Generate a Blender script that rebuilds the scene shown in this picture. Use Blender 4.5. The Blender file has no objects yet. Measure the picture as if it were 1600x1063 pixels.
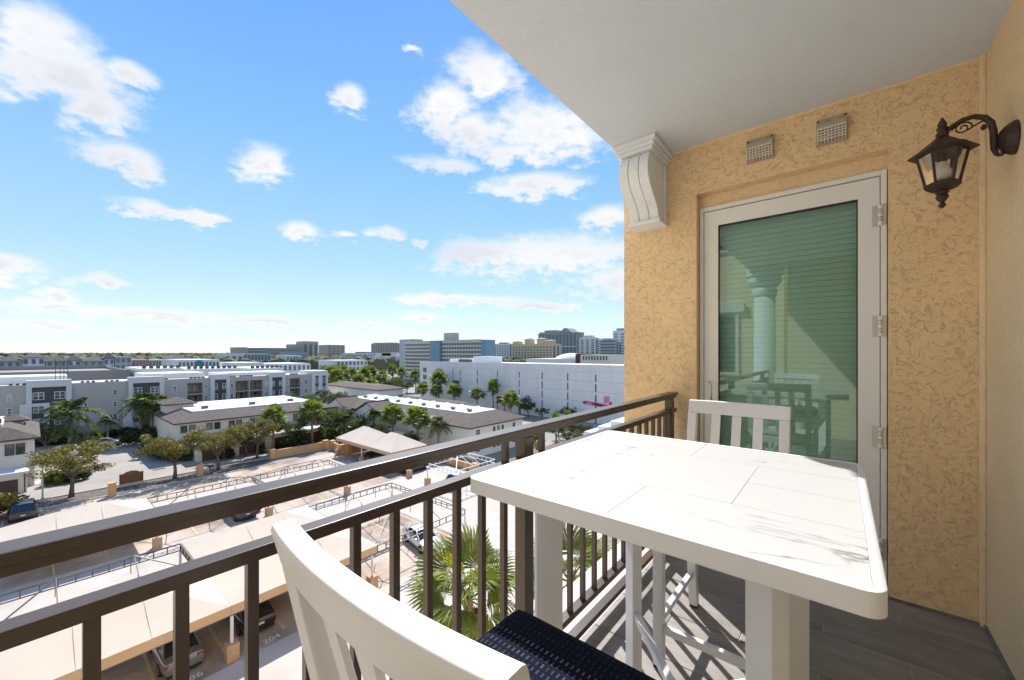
import bpy, bmesh, math, random
from mathutils import Vector, Matrix
R = math.radians
rnd = random.Random(7)
S = bpy.context.scene
COL = S.collection

# ------------------------------------------------------------------ camera
ZF = 15.63                      # balcony floor level above the street
EYE = ZF + 1.37
cam = bpy.data.cameras.new('camera')
cam.lens = 621.0 / 1600 * 36.0
cam.sensor_width = 36.0
cam.shift_y = 20.5 / 1600
cam.clip_start = 0.02
cam.clip_end = 9000
camo = bpy.data.objects.new('camera', cam)
COL.objects.link(camo)
camo.location = (0, 0, EYE)
camo.rotation_euler = (R(90), 0, R(39.6))
S.camera = camo

# ------------------------------------------------------------------ sky and sun
SUN_AZ, SUN_EL = -50.0, 47.0    # azimuth from +Y, negative to the left
sdir = Vector((math.sin(R(SUN_AZ)) * math.cos(R(SUN_EL)), math.cos(R(SUN_AZ)) * math.cos(R(SUN_EL)), math.sin(R(SUN_EL))))
sun = bpy.data.lights.new('sun', 'SUN')
sun.energy = 3.1
sun.angle = R(0.55)
sun.color = (1.0, 0.96, 0.91)
suno = bpy.data.objects.new('sun', sun)
COL.objects.link(suno)
suno.rotation_euler = sdir.to_track_quat('Z', 'Y').to_euler()
suno.location = (0, 0, 60)

S.view_settings.view_transform = 'Standard'
S.view_settings.look = 'None'
S.view_settings.exposure = 1.2
S.view_settings.gamma = 1.0
S.view_settings.use_curve_mapping = False
S.cycles.max_bounces = 7
S.cycles.diffuse_bounces = 4
S.cycles.transparent_max_bounces = 12
try:
    S.cycles.use_denoising = True
except Exception:
    pass

# px, py, half width, half height of each cloud bank, as angles on the sky dome
CLOUDS = [  # azimuth, elevation, half azimuth, half elevation
]
def _ae(px, py):
    y = R(39.6)
    k = (px - 800) / 621.0
    dx, dy, dz = -math.sin(y) + k * math.cos(y), math.cos(y) + k * math.sin(y), -(py - 552) / 621.0
    return math.atan2(dx, dy), math.atan2(dz, math.hypot(dx, dy))
for (px, py, hw, hh) in [
    (55, 55, 125, 70), (120, 120, 112, 58), (150, 170, 74, 44), (205, 118, 48, 26), (15, 110, 60, 50),
    (190, 245, 68, 30), (215, 262, 44, 22), (418, 255, 42, 34), (552, 155, 26, 27), (255, 331, 82, 14), (320, 338, 40, 12),
    (468, 360, 42, 16), (602, 366, 34, 15), (545, 368, 20, 9), (30, 418, 62, 22), (168, 440, 40, 12), (105, 461, 32, 12),
    (95, 480, 95, 12), (240, 492, 150, 14), (420, 503, 110, 10), (60, 508, 110, 12), (560, 508, 70, 8),
    (750, 118, 72, 50), (700, 168, 52, 60), (735, 205, 60, 40), (690, 258, 62, 18), (850, 205, 125, 62), (835, 290, 95, 24), (790, 240, 90, 22),
    (945, 340, 50, 24), (880, 400, 185, 42), (765, 397, 75, 26), (950, 440, 95, 30), (725, 470, 120, 11), (850, 480, 80, 8), (655, 496, 55, 10),
    (640, 78, 20, 10), (660, 380, 16, 7)]:
    a0, e0 = _ae(px, py); a1, _ = _ae(px - hw, py); a2, _ = _ae(px + hw, py); _, e1 = _ae(px, py - hh); _, e2 = _ae(px, py + hh)
    CLOUDS.append((a0, e0, abs(a2 - a1) / 2, abs(e1 - e2) / 2))

W = bpy.data.worlds.new('World')
S.world = W
W.use_nodes = True
W.cycles.sampling_method = 'NONE'
wt = W.node_tree
wt.nodes.clear()
def wn(t, **kw):
    n = wt.nodes.new(t)
    for k, v in kw.items():
        setattr(n, k, v)
    return n
def wl(a, b):
    wt.links.new(a, b)
def wmath(op, a, b=None, c=None, clamp=False):
    n = wn('ShaderNodeMath', operation=op)
    n.use_clamp = clamp
    for i, v in enumerate((a, b, c)):
        if v is None:
            continue
        if isinstance(v, (int, float)):
            n.inputs[i].default_value = v
        else:
            wl(v, n.inputs[i])
    return n.outputs[0]
def wmix(fac, a, b, mode='MIX'):
    n = wn('ShaderNodeMix', data_type='RGBA', blend_type=mode)
    for s, v in ((n.inputs[0], fac), (n.inputs[6], a), (n.inputs[7], b)):
        if isinstance(v, (int, float)):
            s.default_value = v
        elif isinstance(v, tuple):
            s.default_value = (*v, 1)
        else:
            wl(v, s)
    return n.outputs[2]
tc = wn('ShaderNodeTexCoord')
sky = wn('ShaderNodeTexSky', sky_type='NISHITA')
sky.sun_disc = False
sky.sun_elevation = R(SUN_EL)
sky.sun_rotation = R(SUN_AZ)
sky.air_density = 1.0
sky.dust_density = 0.1
sky.ozone_density = 2.2
sep = wn('ShaderNodeSeparateXYZ')
wl(tc.outputs['Generated'], sep.inputs[0])
DX, DY, DZ = sep.outputs
az = wmath('ARCTAN2', DX, DY)
el = wmath('ARCSINE', DZ)
nz = wn('ShaderNodeTexNoise'); nz.inputs['Scale'].default_value = 5.5; nz.inputs['Detail'].default_value = 4; nz.inputs['Roughness'].default_value = 0.6
mp = wn('ShaderNodeMapping'); mp.inputs['Scale'].default_value = (1, 1, 2.0)
wl(tc.outputs['Generated'], mp.inputs[0]); wl(mp.outputs[0], nz.inputs['Vector'])
nz2 = wn('ShaderNodeTexNoise'); nz2.inputs['Scale'].default_value = 26; nz2.inputs['Detail'].default_value = 5; nz2.inputs['Roughness'].default_value = 0.6
wl(mp.outputs[0], nz2.inputs['Vector'])
pos = wn('ShaderNodeCombineXYZ')
# warp the dome coordinates a little so the banks get ragged edges
wl(wmath('MULTIPLY_ADD', wmath('SUBTRACT', nz.outputs['Fac'], 0.5), 0.10, az), pos.inputs[0])
wl(wmath('MULTIPLY_ADD', wmath('SUBTRACT', nz2.outputs['Fac'], 0.5), 0.05, el), pos.inputs[1])
field = None
shade = None
for (a0, e0, wa, we) in CLOUDS:
    dv = wn('ShaderNodeVectorMath', operation='MULTIPLY_ADD'); wl(pos.outputs[0], dv.inputs[0]); dv.inputs[1].default_value = (1 / wa, 1 / we, 0); dv.inputs[2].default_value = (-a0 / wa, -e0 / we, 0)
    ln = wn('ShaderNodeVectorMath', operation='LENGTH'); wl(dv.outputs[0], ln.inputs[0])
    field = ln.outputs['Value'] if field is None else wmath('MINIMUM', field, ln.outputs['Value'])
field = wmath('SUBTRACT', 1.0, field)
# elsewhere on the dome the same kind of broken cumulus goes on
gen = wn('ShaderNodeTexNoise'); gen.inputs['Scale'].default_value = 3.2; gen.inputs['Detail'].default_value = 1
gm = wn('ShaderNodeMapping'); gm.inputs['Scale'].default_value = (1, 1, 2.6); gm.inputs['Location'].default_value = (3.3, 1.7, 0.4)
wl(tc.outputs['Generated'], gm.inputs[0]); wl(gm.outputs[0], gen.inputs['Vector'])
genf = wmath('MULTIPLY', wmath('SUBTRACT', gen.outputs['Fac'], 0.56), 5.0)
inview = wmath('MULTIPLY', wmath('GREATER_THAN', az, -1.75), wmath('LESS_THAN', az, 0.1))
inview = wmath('MULTIPLY', inview, wmath('LESS_THAN', el, 0.80))
genf = wmath('SUBTRACT', genf, wmath('MULTIPLY', inview, 3.0))
field = wmath('MAXIMUM', field, genf)
dens = wmath('ADD', field, wmath('MULTIPLY', wmath('SUBTRACT', nz2.outputs['Fac'], 0.5), 1.45))
dens = wmath('ADD', dens, wmath('MULTIPLY', wmath('SUBTRACT', nz.outputs['Fac'], 0.5), 1.0))
cov = wn('ShaderNodeMapRange', interpolation_type='SMOOTHSTEP')
cov.inputs['From Min'].default_value = -0.16; cov.inputs['From Max'].default_value = 0.72
wl(dens, cov.inputs['Value'])
COVER = wmath('MULTIPLY', cov.outputs[0], 0.96)
# thick middles of the banks are slightly grey and lilac below
thick = wn('ShaderNodeMapRange'); thick.inputs['From Min'].default_value = 0.35; thick.inputs['From Max'].default_value = 1.15
wl(wmath('ADD', dens, wmath('MULTIPLY', wmath('SUBTRACT', gen.outputs['Fac'], 0.5), 1.6)), thick.inputs['Value'])
SKYS = 0.075
skyn = wmix(1.0, sky.outputs[0], (SKYS * 0.92, SKYS * 1.0, SKYS * 1.02), 'MULTIPLY')
# clear subtropical air: pale at the horizon, deep blue high up
rampn = wn('ShaderNodeValToRGB')
wl(wmath('MULTIPLY', el, 1 / 1.5708, clamp=True), rampn.inputs['Fac'])
re_ = rampn.color_ramp.elements
re_[0].position = 0.0; re_[0].color = (0.36, 0.395, 0.412, 1)
re_[1].position = 1.0; re_[1].color = (0.04, 0.145, 0.43, 1)
for p_, c_ in ((0.05, (0.295, 0.365, 0.415)), (0.13, (0.195, 0.315, 0.435)), (0.28, (0.108, 0.248, 0.455)), (0.46, (0.053, 0.172, 0.445))):
    e_ = rampn.color_ramp.elements.new(p_); e_.color = (*c_, 1)
skyc = wmix(0.25, rampn.outputs[0], skyn)
cloudc = wmix(wmath('MULTIPLY', thick.outputs[0], 0.75), (0.445, 0.447, 0.452), (0.315, 0.325, 0.352))
final = wmix(COVER, skyc, cloudc)
bg = wn('ShaderNodeBackground'); bg.inputs['Strength'].default_value = 1.0
wl(final, bg.inputs['Color'])
wo = wn('ShaderNodeOutputWorld'); wl(bg.outputs[0], wo.inputs['Surface'])

# ------------------------------------------------------------------ helpers
MATS = {}
def mat(name, col, rough=0.7, var=0.0, vscale=3.0, bump=0.0, bscale=40.0, metal=0.0, spec=0.5, col2=None, coat=0.0, vdetail=4.0):
    if name in MATS:
        return MATS[name]
    m = bpy.data.materials.new(name)
    m.use_nodes = True
    nt = m.node_tree
    b = nt.nodes['Principled BSDF']
    b.inputs['Roughness'].default_value = rough
    b.inputs['Metallic'].default_value = metal
    b.inputs['Specular IOR Level'].default_value = spec
    if coat:
        b.inputs['Coat Weight'].default_value = coat
        b.inputs['Coat Roughness'].default_value = 0.05
    if var or col2:
        t = nt.nodes.new('ShaderNodeTexCoord')
        n = nt.nodes.new('ShaderNodeTexNoise')
        n.inputs['Scale'].default_value = vscale
        n.inputs['Detail'].default_value = vdetail
        nt.links.new(t.outputs['Object'], n.inputs['Vector'])
        cr = nt.nodes.new('ShaderNodeValToRGB')
        c2 = col2 if col2 else tuple(min(1, c * (1 + var)) for c in col)
        c1 = col if col2 else tuple(c * (1 - var) for c in col)
        cr.color_ramp.elements[0].position = 0.3
        cr.color_ramp.elements[1].position = 0.7
        cr.color_ramp.elements[0].color = (*c1, 1)
        cr.color_ramp.elements[1].color = (*c2, 1)
        nt.links.new(n.outputs['Fac'], cr.inputs['Fac'])
        nt.links.new(cr.outputs['Color'], b.inputs['Base Color'])
    else:
        b.inputs['Base Color'].default_value = (*col, 1)
    if bump:
        t = nt.nodes.new('ShaderNodeTexCoord')
        n = nt.nodes.new('ShaderNodeTexNoise')
        n.inputs['Scale'].default_value = bscale
        n.inputs['Detail'].default_value = 5
        nt.links.new(t.outputs['Object'], n.inputs['Vector'])
        bp = nt.nodes.new('ShaderNodeBump')
        bp.inputs['Strength'].default_value = bump
        bp.inputs['Distance'].default_value = 0.01
        nt.links.new(n.outputs['Fac'], bp.inputs['Height'])
        nt.links.new(bp.outputs['Normal'], b.inputs['Normal'])
    MATS[name] = m
    return m

class MB:
    def __init__(s):
        s.v = []; s.f = []
    def quad(s, *p):
        i = len(s.v); s.v += [tuple(q) for q in p]; s.f.append(tuple(range(i, i + len(p)))); return s
    def box(s, x0, x1, y0, y1, z0, z1):
        i = len(s.v)
        s.v += [(x0, y0, z0), (x1, y0, z0), (x1, y1, z0), (x0, y1, z0), (x0, y0, z1), (x1, y0, z1), (x1, y1, z1), (x0, y1, z1)]
        s.f += [(i, i + 3, i + 2, i + 1), (i + 4, i + 5, i + 6, i + 7), (i, i + 1, i + 5, i + 4), (i + 1, i + 2, i + 6, i + 5), (i + 2, i + 3, i + 7, i + 6), (i + 3, i, i + 4, i + 7)]
        return s
    def obox(s, c, ax, ay, az):
        """oriented box: centre and three half-axis vectors"""
        c, ax, ay, az = Vector(c), Vector(ax), Vector(ay), Vector(az)
        i = len(s.v)
        for sz in (-1, 1):
            for (sx, sy) in ((-1, -1), (1, -1), (1, 1), (-1, 1)):
                s.v.append(tuple(c + sx * ax + sy * ay + sz * az))
        s.f += [(i, i + 3, i + 2, i + 1), (i + 4, i + 5, i + 6, i + 7), (i, i + 1, i + 5, i + 4), (i + 1, i + 2, i + 6, i + 5), (i + 2, i + 3, i + 7, i + 6), (i + 3, i, i + 4, i + 7)]
        return s
    def bar(s, a, b, w, h=None, up=(0, 0, 1)):
        a, b = Vector(a), Vector(b)
        d = b - a
        h = h or w
        u = Vector(up)
        if abs(d.normalized().dot(u)) > 0.98:
            u = Vector((1, 0, 0))
        sx = d.cross(u).normalized() * (w / 2)
        sz = sx.cross(d).normalized() * (h / 2)
        return s.obox((a + b) / 2, d / 2, sx, sz)
    def tube(s, pts, r, n=8, caps=True):
        pts = [Vector(p) for p in pts]
        rs = r if isinstance(r, (list, tuple)) else [r] * len(pts)
        i0 = len(s.v)
        ref = Vector((0, 0, 1))
        if abs((pts[-1] - pts[0]).normalized().dot(ref)) > 0.95:
            ref = Vector((1, 0, 0))
        for k, p in enumerate(pts):
            d = (pts[min(k + 1, len(pts) - 1)] - pts[max(k - 1, 0)]).normalized()
            x = d.cross(ref)
            if x.length < 1e-4:
                x = d.cross(Vector((0, 1, 0)))
            x.normalize(); y = x.cross(d).normalized()
            for j in range(n):
                t = 2 * math.pi * j / n
                s.v.append(tuple(p + (x * math.cos(t) + y * math.sin(t)) * rs[k]))
        for k in range(len(pts) - 1):
            for j in range(n):
                a = i0 + k * n + j; b = i0 + k * n + (j + 1) % n
                s.f.append((a, b, b + n, a + n))
        if caps:
            s.f.append(tuple(i0 + j for j in range(n - 1, -1, -1)))
            s.f.append(tuple(i0 + (len(pts) - 1) * n + j for j in range(n)))
        return s
    def lathe(s, prof, c=(0, 0, 0), n=16, rot=0.0):
        i0 = len(s.v)
        for (r, z) in prof:
            for j in range(n):
                t = 2 * math.pi * j / n + rot
                s.v.append((c[0] + r * math.cos(t), c[1] + r * math.sin(t), c[2] + z))
        for k in range(len(prof) - 1):
            for j in range(n):
                a = i0 + k * n + j; b = i0 + k * n + (j + 1) % n
                s.f.append((a, b, b + n, a + n))
        s.f.append(tuple(i0 + j for j in range(n - 1, -1, -1)))
        s.f.append(tuple(i0 + (len(prof) - 1) * n + j for j in range(n)))
        return s
    def prism(s, poly, off, axis):
        """extrude polygon (list of 3d points) by vector off"""
        i = len(s.v); n = len(poly)
        off = Vector(off)
        s.v += [tuple(p) for p in poly] + [tuple(Vector(p) + off) for p in poly]
        s.f.append(tuple(range(i + n - 1, i - 1, -1)))
        s.f.append(tuple(range(i + n, i + 2 * n)))
        for k in range(n):
            a = i + k; b = i + (k + 1) % n
            s.f.append((a, b, b + n, a + n))
        return s
    def mesh(s, name, m, smooth=False, bevel=0):
        me = bpy.data.meshes.new(name)
        me.from_pydata(s.v, [], s.f)
        bm = bmesh.new(); bm.from_mesh(me)
        bmesh.ops.recalc_face_normals(bm, faces=bm.faces)
        if bevel:
            ed = [e for e in bm.edges if len(e.link_faces) == 2 and e.calc_face_angle(0) > 0.6]
            bmesh.ops.bevel(bm, geom=ed, offset=bevel, segments=2, affect='EDGES', profile=0.7, clamp_overlap=True)
        bm.to_mesh(me); bm.free()
        if m:
            me.materials.append(m)
        if smooth:
            me.polygons.foreach_set('use_smooth', [True] * len(me.polygons))
        me.update()
        return me
    def build(s, name, m, parent=None, local=False, smooth=False, bevel=0, raw=False):
        if raw:
            me = bpy.data.meshes.new(name); me.from_pydata(s.v, [], s.f)
            if m: me.materials.append(m)
            if smooth: me.polygons.foreach_set('use_smooth', [True] * len(me.polygons))
        else:
            me = s.mesh(name, m, smooth, bevel)
        return link(name, me, parent, local)

WORLDLOC = {}
def link(name, me, parent=None, local=False, loc=(0, 0, 0), rotz=0.0, scale=None):
    o = bpy.data.objects.new(name, me)
    COL.objects.link(o)
    if parent is not None:
        o.parent = parent
        if not local:
            o.matrix_parent_inverse = Matrix.Translation(-Vector(WORLDLOC.get(parent.name, (0, 0, 0))))
    o.location = loc
    if rotz:
        o.rotation_euler = (0, 0, rotz)
    if scale:
        o.scale = scale if isinstance(scale, tuple) else (scale,) * 3
    return o
def tag(o, label=None, cat=None, group=None, kind=None):
    if label: o['label'] = label
    if cat: o['category'] = cat
    if group: o['group'] = group
    if kind: o['kind'] = kind
    return o
def thing(name, label, cat, loc=(0, 0, 0), group=None, rotz=0.0):
    o = bpy.data.objects.new(name, None)
    o.empty_display_size = 0.2
    COL.objects.link(o)
    o.location = loc
    o.rotation_euler = (0, 0, rotz)
    WORLDLOC[o.name] = tuple(loc)
    return tag(o, label, cat, group)
def struct(name, mb, m, **kw):
    return tag(mb.build(name, m, **kw), kind='structure')
def dup(root, loc, rotz=0.0, scale=1.0, label=None):
    r = root.copy(); COL.objects.link(r)
    r.location = loc; r.rotation_euler = (0, 0, rotz); r.scale = (scale,) * 3 if not isinstance(scale, tuple) else scale
    if label: r['label'] = label
    for ch in list(root.children):
        c = ch.copy(); COL.objects.link(c); c.parent = r
        for g in list(ch.children):
            d = g.copy(); COL.objects.link(d); d.parent = c
    return r

def nodes_of(m):
    return m.node_tree, m.node_tree.nodes['Principled BSDF']
def add(nt, t, **kw):
    n = nt.nodes.new(t)
    for k, v in kw.items():
        setattr(n, k, v)
    return n

# ------------------------------------------------------------------ balcony materials
def stucco(name, base, dark, scale=9.0, strength=0.6):
    m = bpy.data.materials.new(name); m.use_nodes = True
    nt, b = nodes_of(m)
    t = add(nt, 'ShaderNodeTexCoord')
    n = add(nt, 'ShaderNodeTexNoise'); n.inputs['Scale'].default_value = scale; n.inputs['Detail'].default_value = 4.0; n.inputs['Distortion'].default_value = 0.7; n.inputs['Roughness'].default_value = 0.55
    nt.links.new(t.outputs['Object'], n.inputs['Vector'])
    a = add(nt, 'ShaderNodeMath', operation='SUBTRACT'); a.inputs[1].default_value = 0.5
    nt.links.new(n.outputs['Fac'], a.inputs[0])
    ab = add(nt, 'ShaderNodeMath', operation='ABSOLUTE'); nt.links.new(a.outputs[0], ab.inputs[0])
    worm = add(nt, 'ShaderNodeMapRange'); worm.inputs['From Min'].default_value = 0.0; worm.inputs['From Max'].default_value = 0.022
    nt.links.new(ab.outputs[0], worm.inputs['Value'])
    # the lines break up: only where a second noise allows it
    n2 = add(nt, 'ShaderNodeTexNoise'); n2.inputs['Scale'].default_value = scale * 1.5; n2.inputs['Detail'].default_value = 2
    nt.links.new(t.outputs['Object'], n2.inputs['Vector'])
    br = add(nt, 'ShaderNodeMapRange'); br.inputs['From Min'].default_value = 0.50; br.inputs['From Max'].default_value = 0.56
    nt.links.new(n2.outputs['Fac'], br.inputs['Value'])
    mx = add(nt, 'ShaderNodeMath', operation='MAXIMUM'); nt.links.new(worm.outputs[0], mx.inputs[0]); nt.links.new(br.outputs[0], mx.inputs[1])
    fine = add(nt, 'ShaderNodeTexNoise'); fine.inputs['Scale'].default_value = 75; fine.inputs['Detail'].default_value = 4
    nt.links.new(t.outputs['Object'], fine.inputs['Vector'])
    big = add(nt, 'ShaderNodeTexNoise'); big.inputs['Scale'].default_value = 1.3; big.inputs['Detail'].default_value = 3
    nt.links.new(t.outputs['Object'], big.inputs['Vector'])
    h = add(nt, 'ShaderNodeMath', operation='MULTIPLY_ADD'); h.inputs[1].default_value = 0.45
    lump = add(nt, 'ShaderNodeTexNoise'); lump.inputs['Scale'].default_value = scale * 1.3; lump.inputs['Detail'].default_value = 3
    nt.links.new(t.outputs['Object'], lump.inputs['Vector'])
    h0 = add(nt, 'ShaderNodeMath', operation='MULTIPLY_ADD'); h0.inputs[1].default_value = 2.2
    nt.links.new(lump.outputs['Fac'], h0.inputs[0]); nt.links.new(mx.outputs[0], h0.inputs[2])
    nt.links.new(fine.outputs['Fac'], h.inputs[0]); nt.links.new(h0.outputs[0], h.inputs[2])
    bp = add(nt, 'ShaderNodeBump'); bp.inputs['Strength'].default_value = strength; bp.inputs['Distance'].default_value = 0.007
    nt.links.new(h.outputs[0], bp.inputs['Height']); nt.links.new(bp.outputs[0], b.inputs['Normal'])
    cm = add(nt, 'ShaderNodeMix', data_type='RGBA'); cm.inputs[6].default_value = (*dark, 1); cm.inputs[7].default_value = (*base, 1)
    inv = add(nt, 'ShaderNodeMapRange'); inv.inputs['To Min'].default_value = 0.80; nt.links.new(mx.outputs[0], inv.inputs['Value'])
    nt.links.new(inv.outputs[0], cm.inputs[0])
    c2 = add(nt, 'ShaderNodeMix', data_type='RGBA', blend_type='MULTIPLY'); c2.inputs[0].default_value = 1.0
    rg = add(nt, 'ShaderNodeMapRange'); rg.inputs['From Min'].default_value = 0.3; rg.inputs['From Max'].default_value = 0.7; rg.inputs['To Min'].default_value = 0.9; rg.inputs['To Max'].default_value = 1.06
    nt.links.new(big.outputs['Fac'], rg.inputs['Value'])
    nt.links.new(cm.outputs[2], c2.inputs[6]); nt.links.new(rg.outputs[0], c2.inputs[7])
    nt.links.new(c2.outputs[2], b.inputs['Base Color'])
    b.inputs['Roughness'].default_value = 0.85
    b.inputs['Specular IOR Level'].default_value = 0.25
    return m

M_STUC = stucco('wall_stucco', (0.85, 0.62, 0.365), (0.40, 0.24, 0.105), scale=19, strength=0.62)
M_STUC2 = stucco('wall_stucco_fine', (0.84, 0.645, 0.41), (0.48, 0.32, 0.17), scale=30, strength=0.45)
M_CEIL = mat('ceiling_paint', (0.68, 0.735, 0.80), 0.9, var=0.05, vscale=1.1, bump=0.45, bscale=130)
M_CORB = mat('corbel_paint', (0.77, 0.795, 0.825), 0.8, var=0.04, vscale=6, bump=0.25, bscale=60)
M_CONC = mat('balcony_concrete', (0.55, 0.53, 0.505), 0.8, var=0.08, vscale=5, bump=0.3, bscale=60)
M_BRONZE = mat('bronze_powder_coat', (0.066, 0.043, 0.029), 0.33, var=0.06, vscale=30, bump=0.05, bscale=300, spec=0.6)
M_WHITEAL = mat('white_powder_coat', (0.765, 0.77, 0.78), 0.45, var=0.012, vscale=8, bump=0.04, bscale=400)
M_DOORW = mat('door_aluminium', (0.83, 0.825, 0.815), 0.45, var=0.015, vscale=4, bump=0.03, bscale=200)
M_BLACK = mat('black_rubber', (0.012, 0.012, 0.012), 0.6)
M_GROUT = mat('grout', (0.46, 0.42, 0.38), 0.9, var=0.12, vscale=20)
M_STEEL = mat('hinge_metal', (0.62, 0.60, 0.56), 0.35, metal=0.6)

def tile_mat(name, base):
    m = bpy.data.materials.new(name); m.use_nodes = True
    nt, b = nodes_of(m)
    t = add(nt, 'ShaderNodeTexCoord'); mpn = add(nt, 'ShaderNodeMapping')
    oi = add(nt, 'ShaderNodeObjectInfo')
    mpn.inputs['Scale'].default_value = (2.2, 9, 4)
    cx = add(nt, 'ShaderNodeCombineXYZ')
    mu = add(nt, 'ShaderNodeMath', operation='MULTIPLY'); mu.inputs[1].default_value = 30
    nt.links.new(oi.outputs['Random'], mu.inputs[0]); nt.links.new(mu.outputs[0], cx.inputs[2])
    nt.links.new(cx.outputs[0], mpn.inputs['Location'])
    nt.links.new(t.outputs['Object'], mpn.inputs[0])
    n = add(nt, 'ShaderNodeTexNoise'); n.inputs['Scale'].default_value = 1.6; n.inputs['Detail'].default_value = 8; n.inputs['Roughness'].default_value = 0.62
    nt.links.new(mpn.outputs[0], n.inputs['Vector'])
    cr = add(nt, 'ShaderNodeValToRGB'); cr.color_ramp.elements[0].position = 0.28; cr.color_ramp.elements[1].position = 0.75
    cr.color_ramp.elements[0].color = (*[c * 0.72 for c in base], 1); cr.color_ramp.elements[1].color = (*[c * 1.3 for c in base], 1)
    nt.links.new(n.outputs['Fac'], cr.inputs['Fac'])
    mx = add(nt, 'ShaderNodeMix', data_type='RGBA', blend_type='MULTIPLY'); mx.inputs[0].default_value = 1
    rg = add(nt, 'ShaderNodeMapRange'); rg.inputs['To Min'].default_value = 0.88; rg.inputs['To Max'].default_value = 1.14
    nt.links.new(oi.outputs['Random'], rg.inputs['Value'])
    nt.links.new(cr.outputs[0], mx.inputs[6]); nt.links.new(rg.outputs[0], mx.inputs[7])
    nt.links.new(mx.outputs[2], b.inputs['Base Color'])
    bp = add(nt, 'ShaderNodeBump'); bp.inputs['Strength'].default_value = 0.15; bp.inputs['Distance'].default_value = 0.003
    nt.links.new(n.outputs['Fac'], bp.inputs['Height']); nt.links.new(bp.outputs[0], b.inputs['Normal'])
    b.inputs['Roughness'].default_value = 0.48
    return m
M_STUCP = stucco('wall_stucco_pale', (0.80, 0.72, 0.54), (0.55, 0.47, 0.32), scale=30, strength=0.45)
M_TILE = tile_mat('porcelain_tile', (0.255, 0.232, 0.214))

def marble():
    m = bpy.data.materials.new('marble_slab'); m.use_nodes = True
    nt, b = nodes_of(m)
    t = add(nt, 'ShaderNodeTexCoord')
    mpn = add(nt, 'ShaderNodeMapping'); mpn.inputs['Rotation'].default_value = (0, 0, R(-28)); mpn.inputs['Scale'].default_value = (0.8, 3.0, 1)
    nt.links.new(t.outputs['Object'], mpn.inputs[0])
    n = add(nt, 'ShaderNodeTexNoise'); n.inputs['Scale'].default_value = 2.1; n.inputs['Detail'].default_value = 7; n.inputs['Roughness'].default_value = 0.52; n.inputs['Distortion'].default_value = 0.5
    nt.links.new(mpn.outputs[0], n.inputs['Vector'])
    s_ = add(nt, 'ShaderNodeMath', operation='SUBTRACT'); s_.inputs[1].default_value = 0.5; nt.links.new(n.outputs['Fac'], s_.inputs[0])
    a_ = add(nt, 'ShaderNodeMath', operation='ABSOLUTE'); nt.links.new(s_.outputs[0], a_.inputs[0])
    v = add(nt, 'ShaderNodeMapRange'); v.inputs['From Max'].default_value = 0.012; v.inputs['To Min'].default_value = 1; v.inputs['To Max'].default_value = 0
    nt.links.new(a_.outputs[0], v.inputs['Value'])
    n2 = add(nt, 'ShaderNodeTexNoise'); n2.inputs['Scale'].default_value = 4.0; n2.inputs['Detail'].default_value = 4
    nt.links.new(t.outputs['Object'], n2.inputs['Vector'])
    r2 = add(nt, 'ShaderNodeMapRange'); r2.inputs['From Min'].default_value = 0.47; r2.inputs['From Max'].default_value = 0.66
    nt.links.new(n2.outputs['Fac'], r2.inputs['Value'])
    mu = add(nt, 'ShaderNodeMath', operation='MULTIPLY'); nt.links.new(v.outputs[0], mu.inputs[0]); nt.links.new(r2.outputs[0], mu.inputs[1])
    cm = add(nt, 'ShaderNodeMix', data_type='RGBA'); cm.inputs[6].default_value = (0.53, 0.531, 0.533, 1); cm.inputs[7].default_value = (0.085, 0.085, 0.095, 1)
    nt.links.new(mu.outputs[0], cm.inputs[0]); nt.links.new(cm.outputs[2], b.inputs['Base Color'])
    b.inputs['Roughness'].default_value = 0.38
    return m
M_MARBLE = marble()

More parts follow.
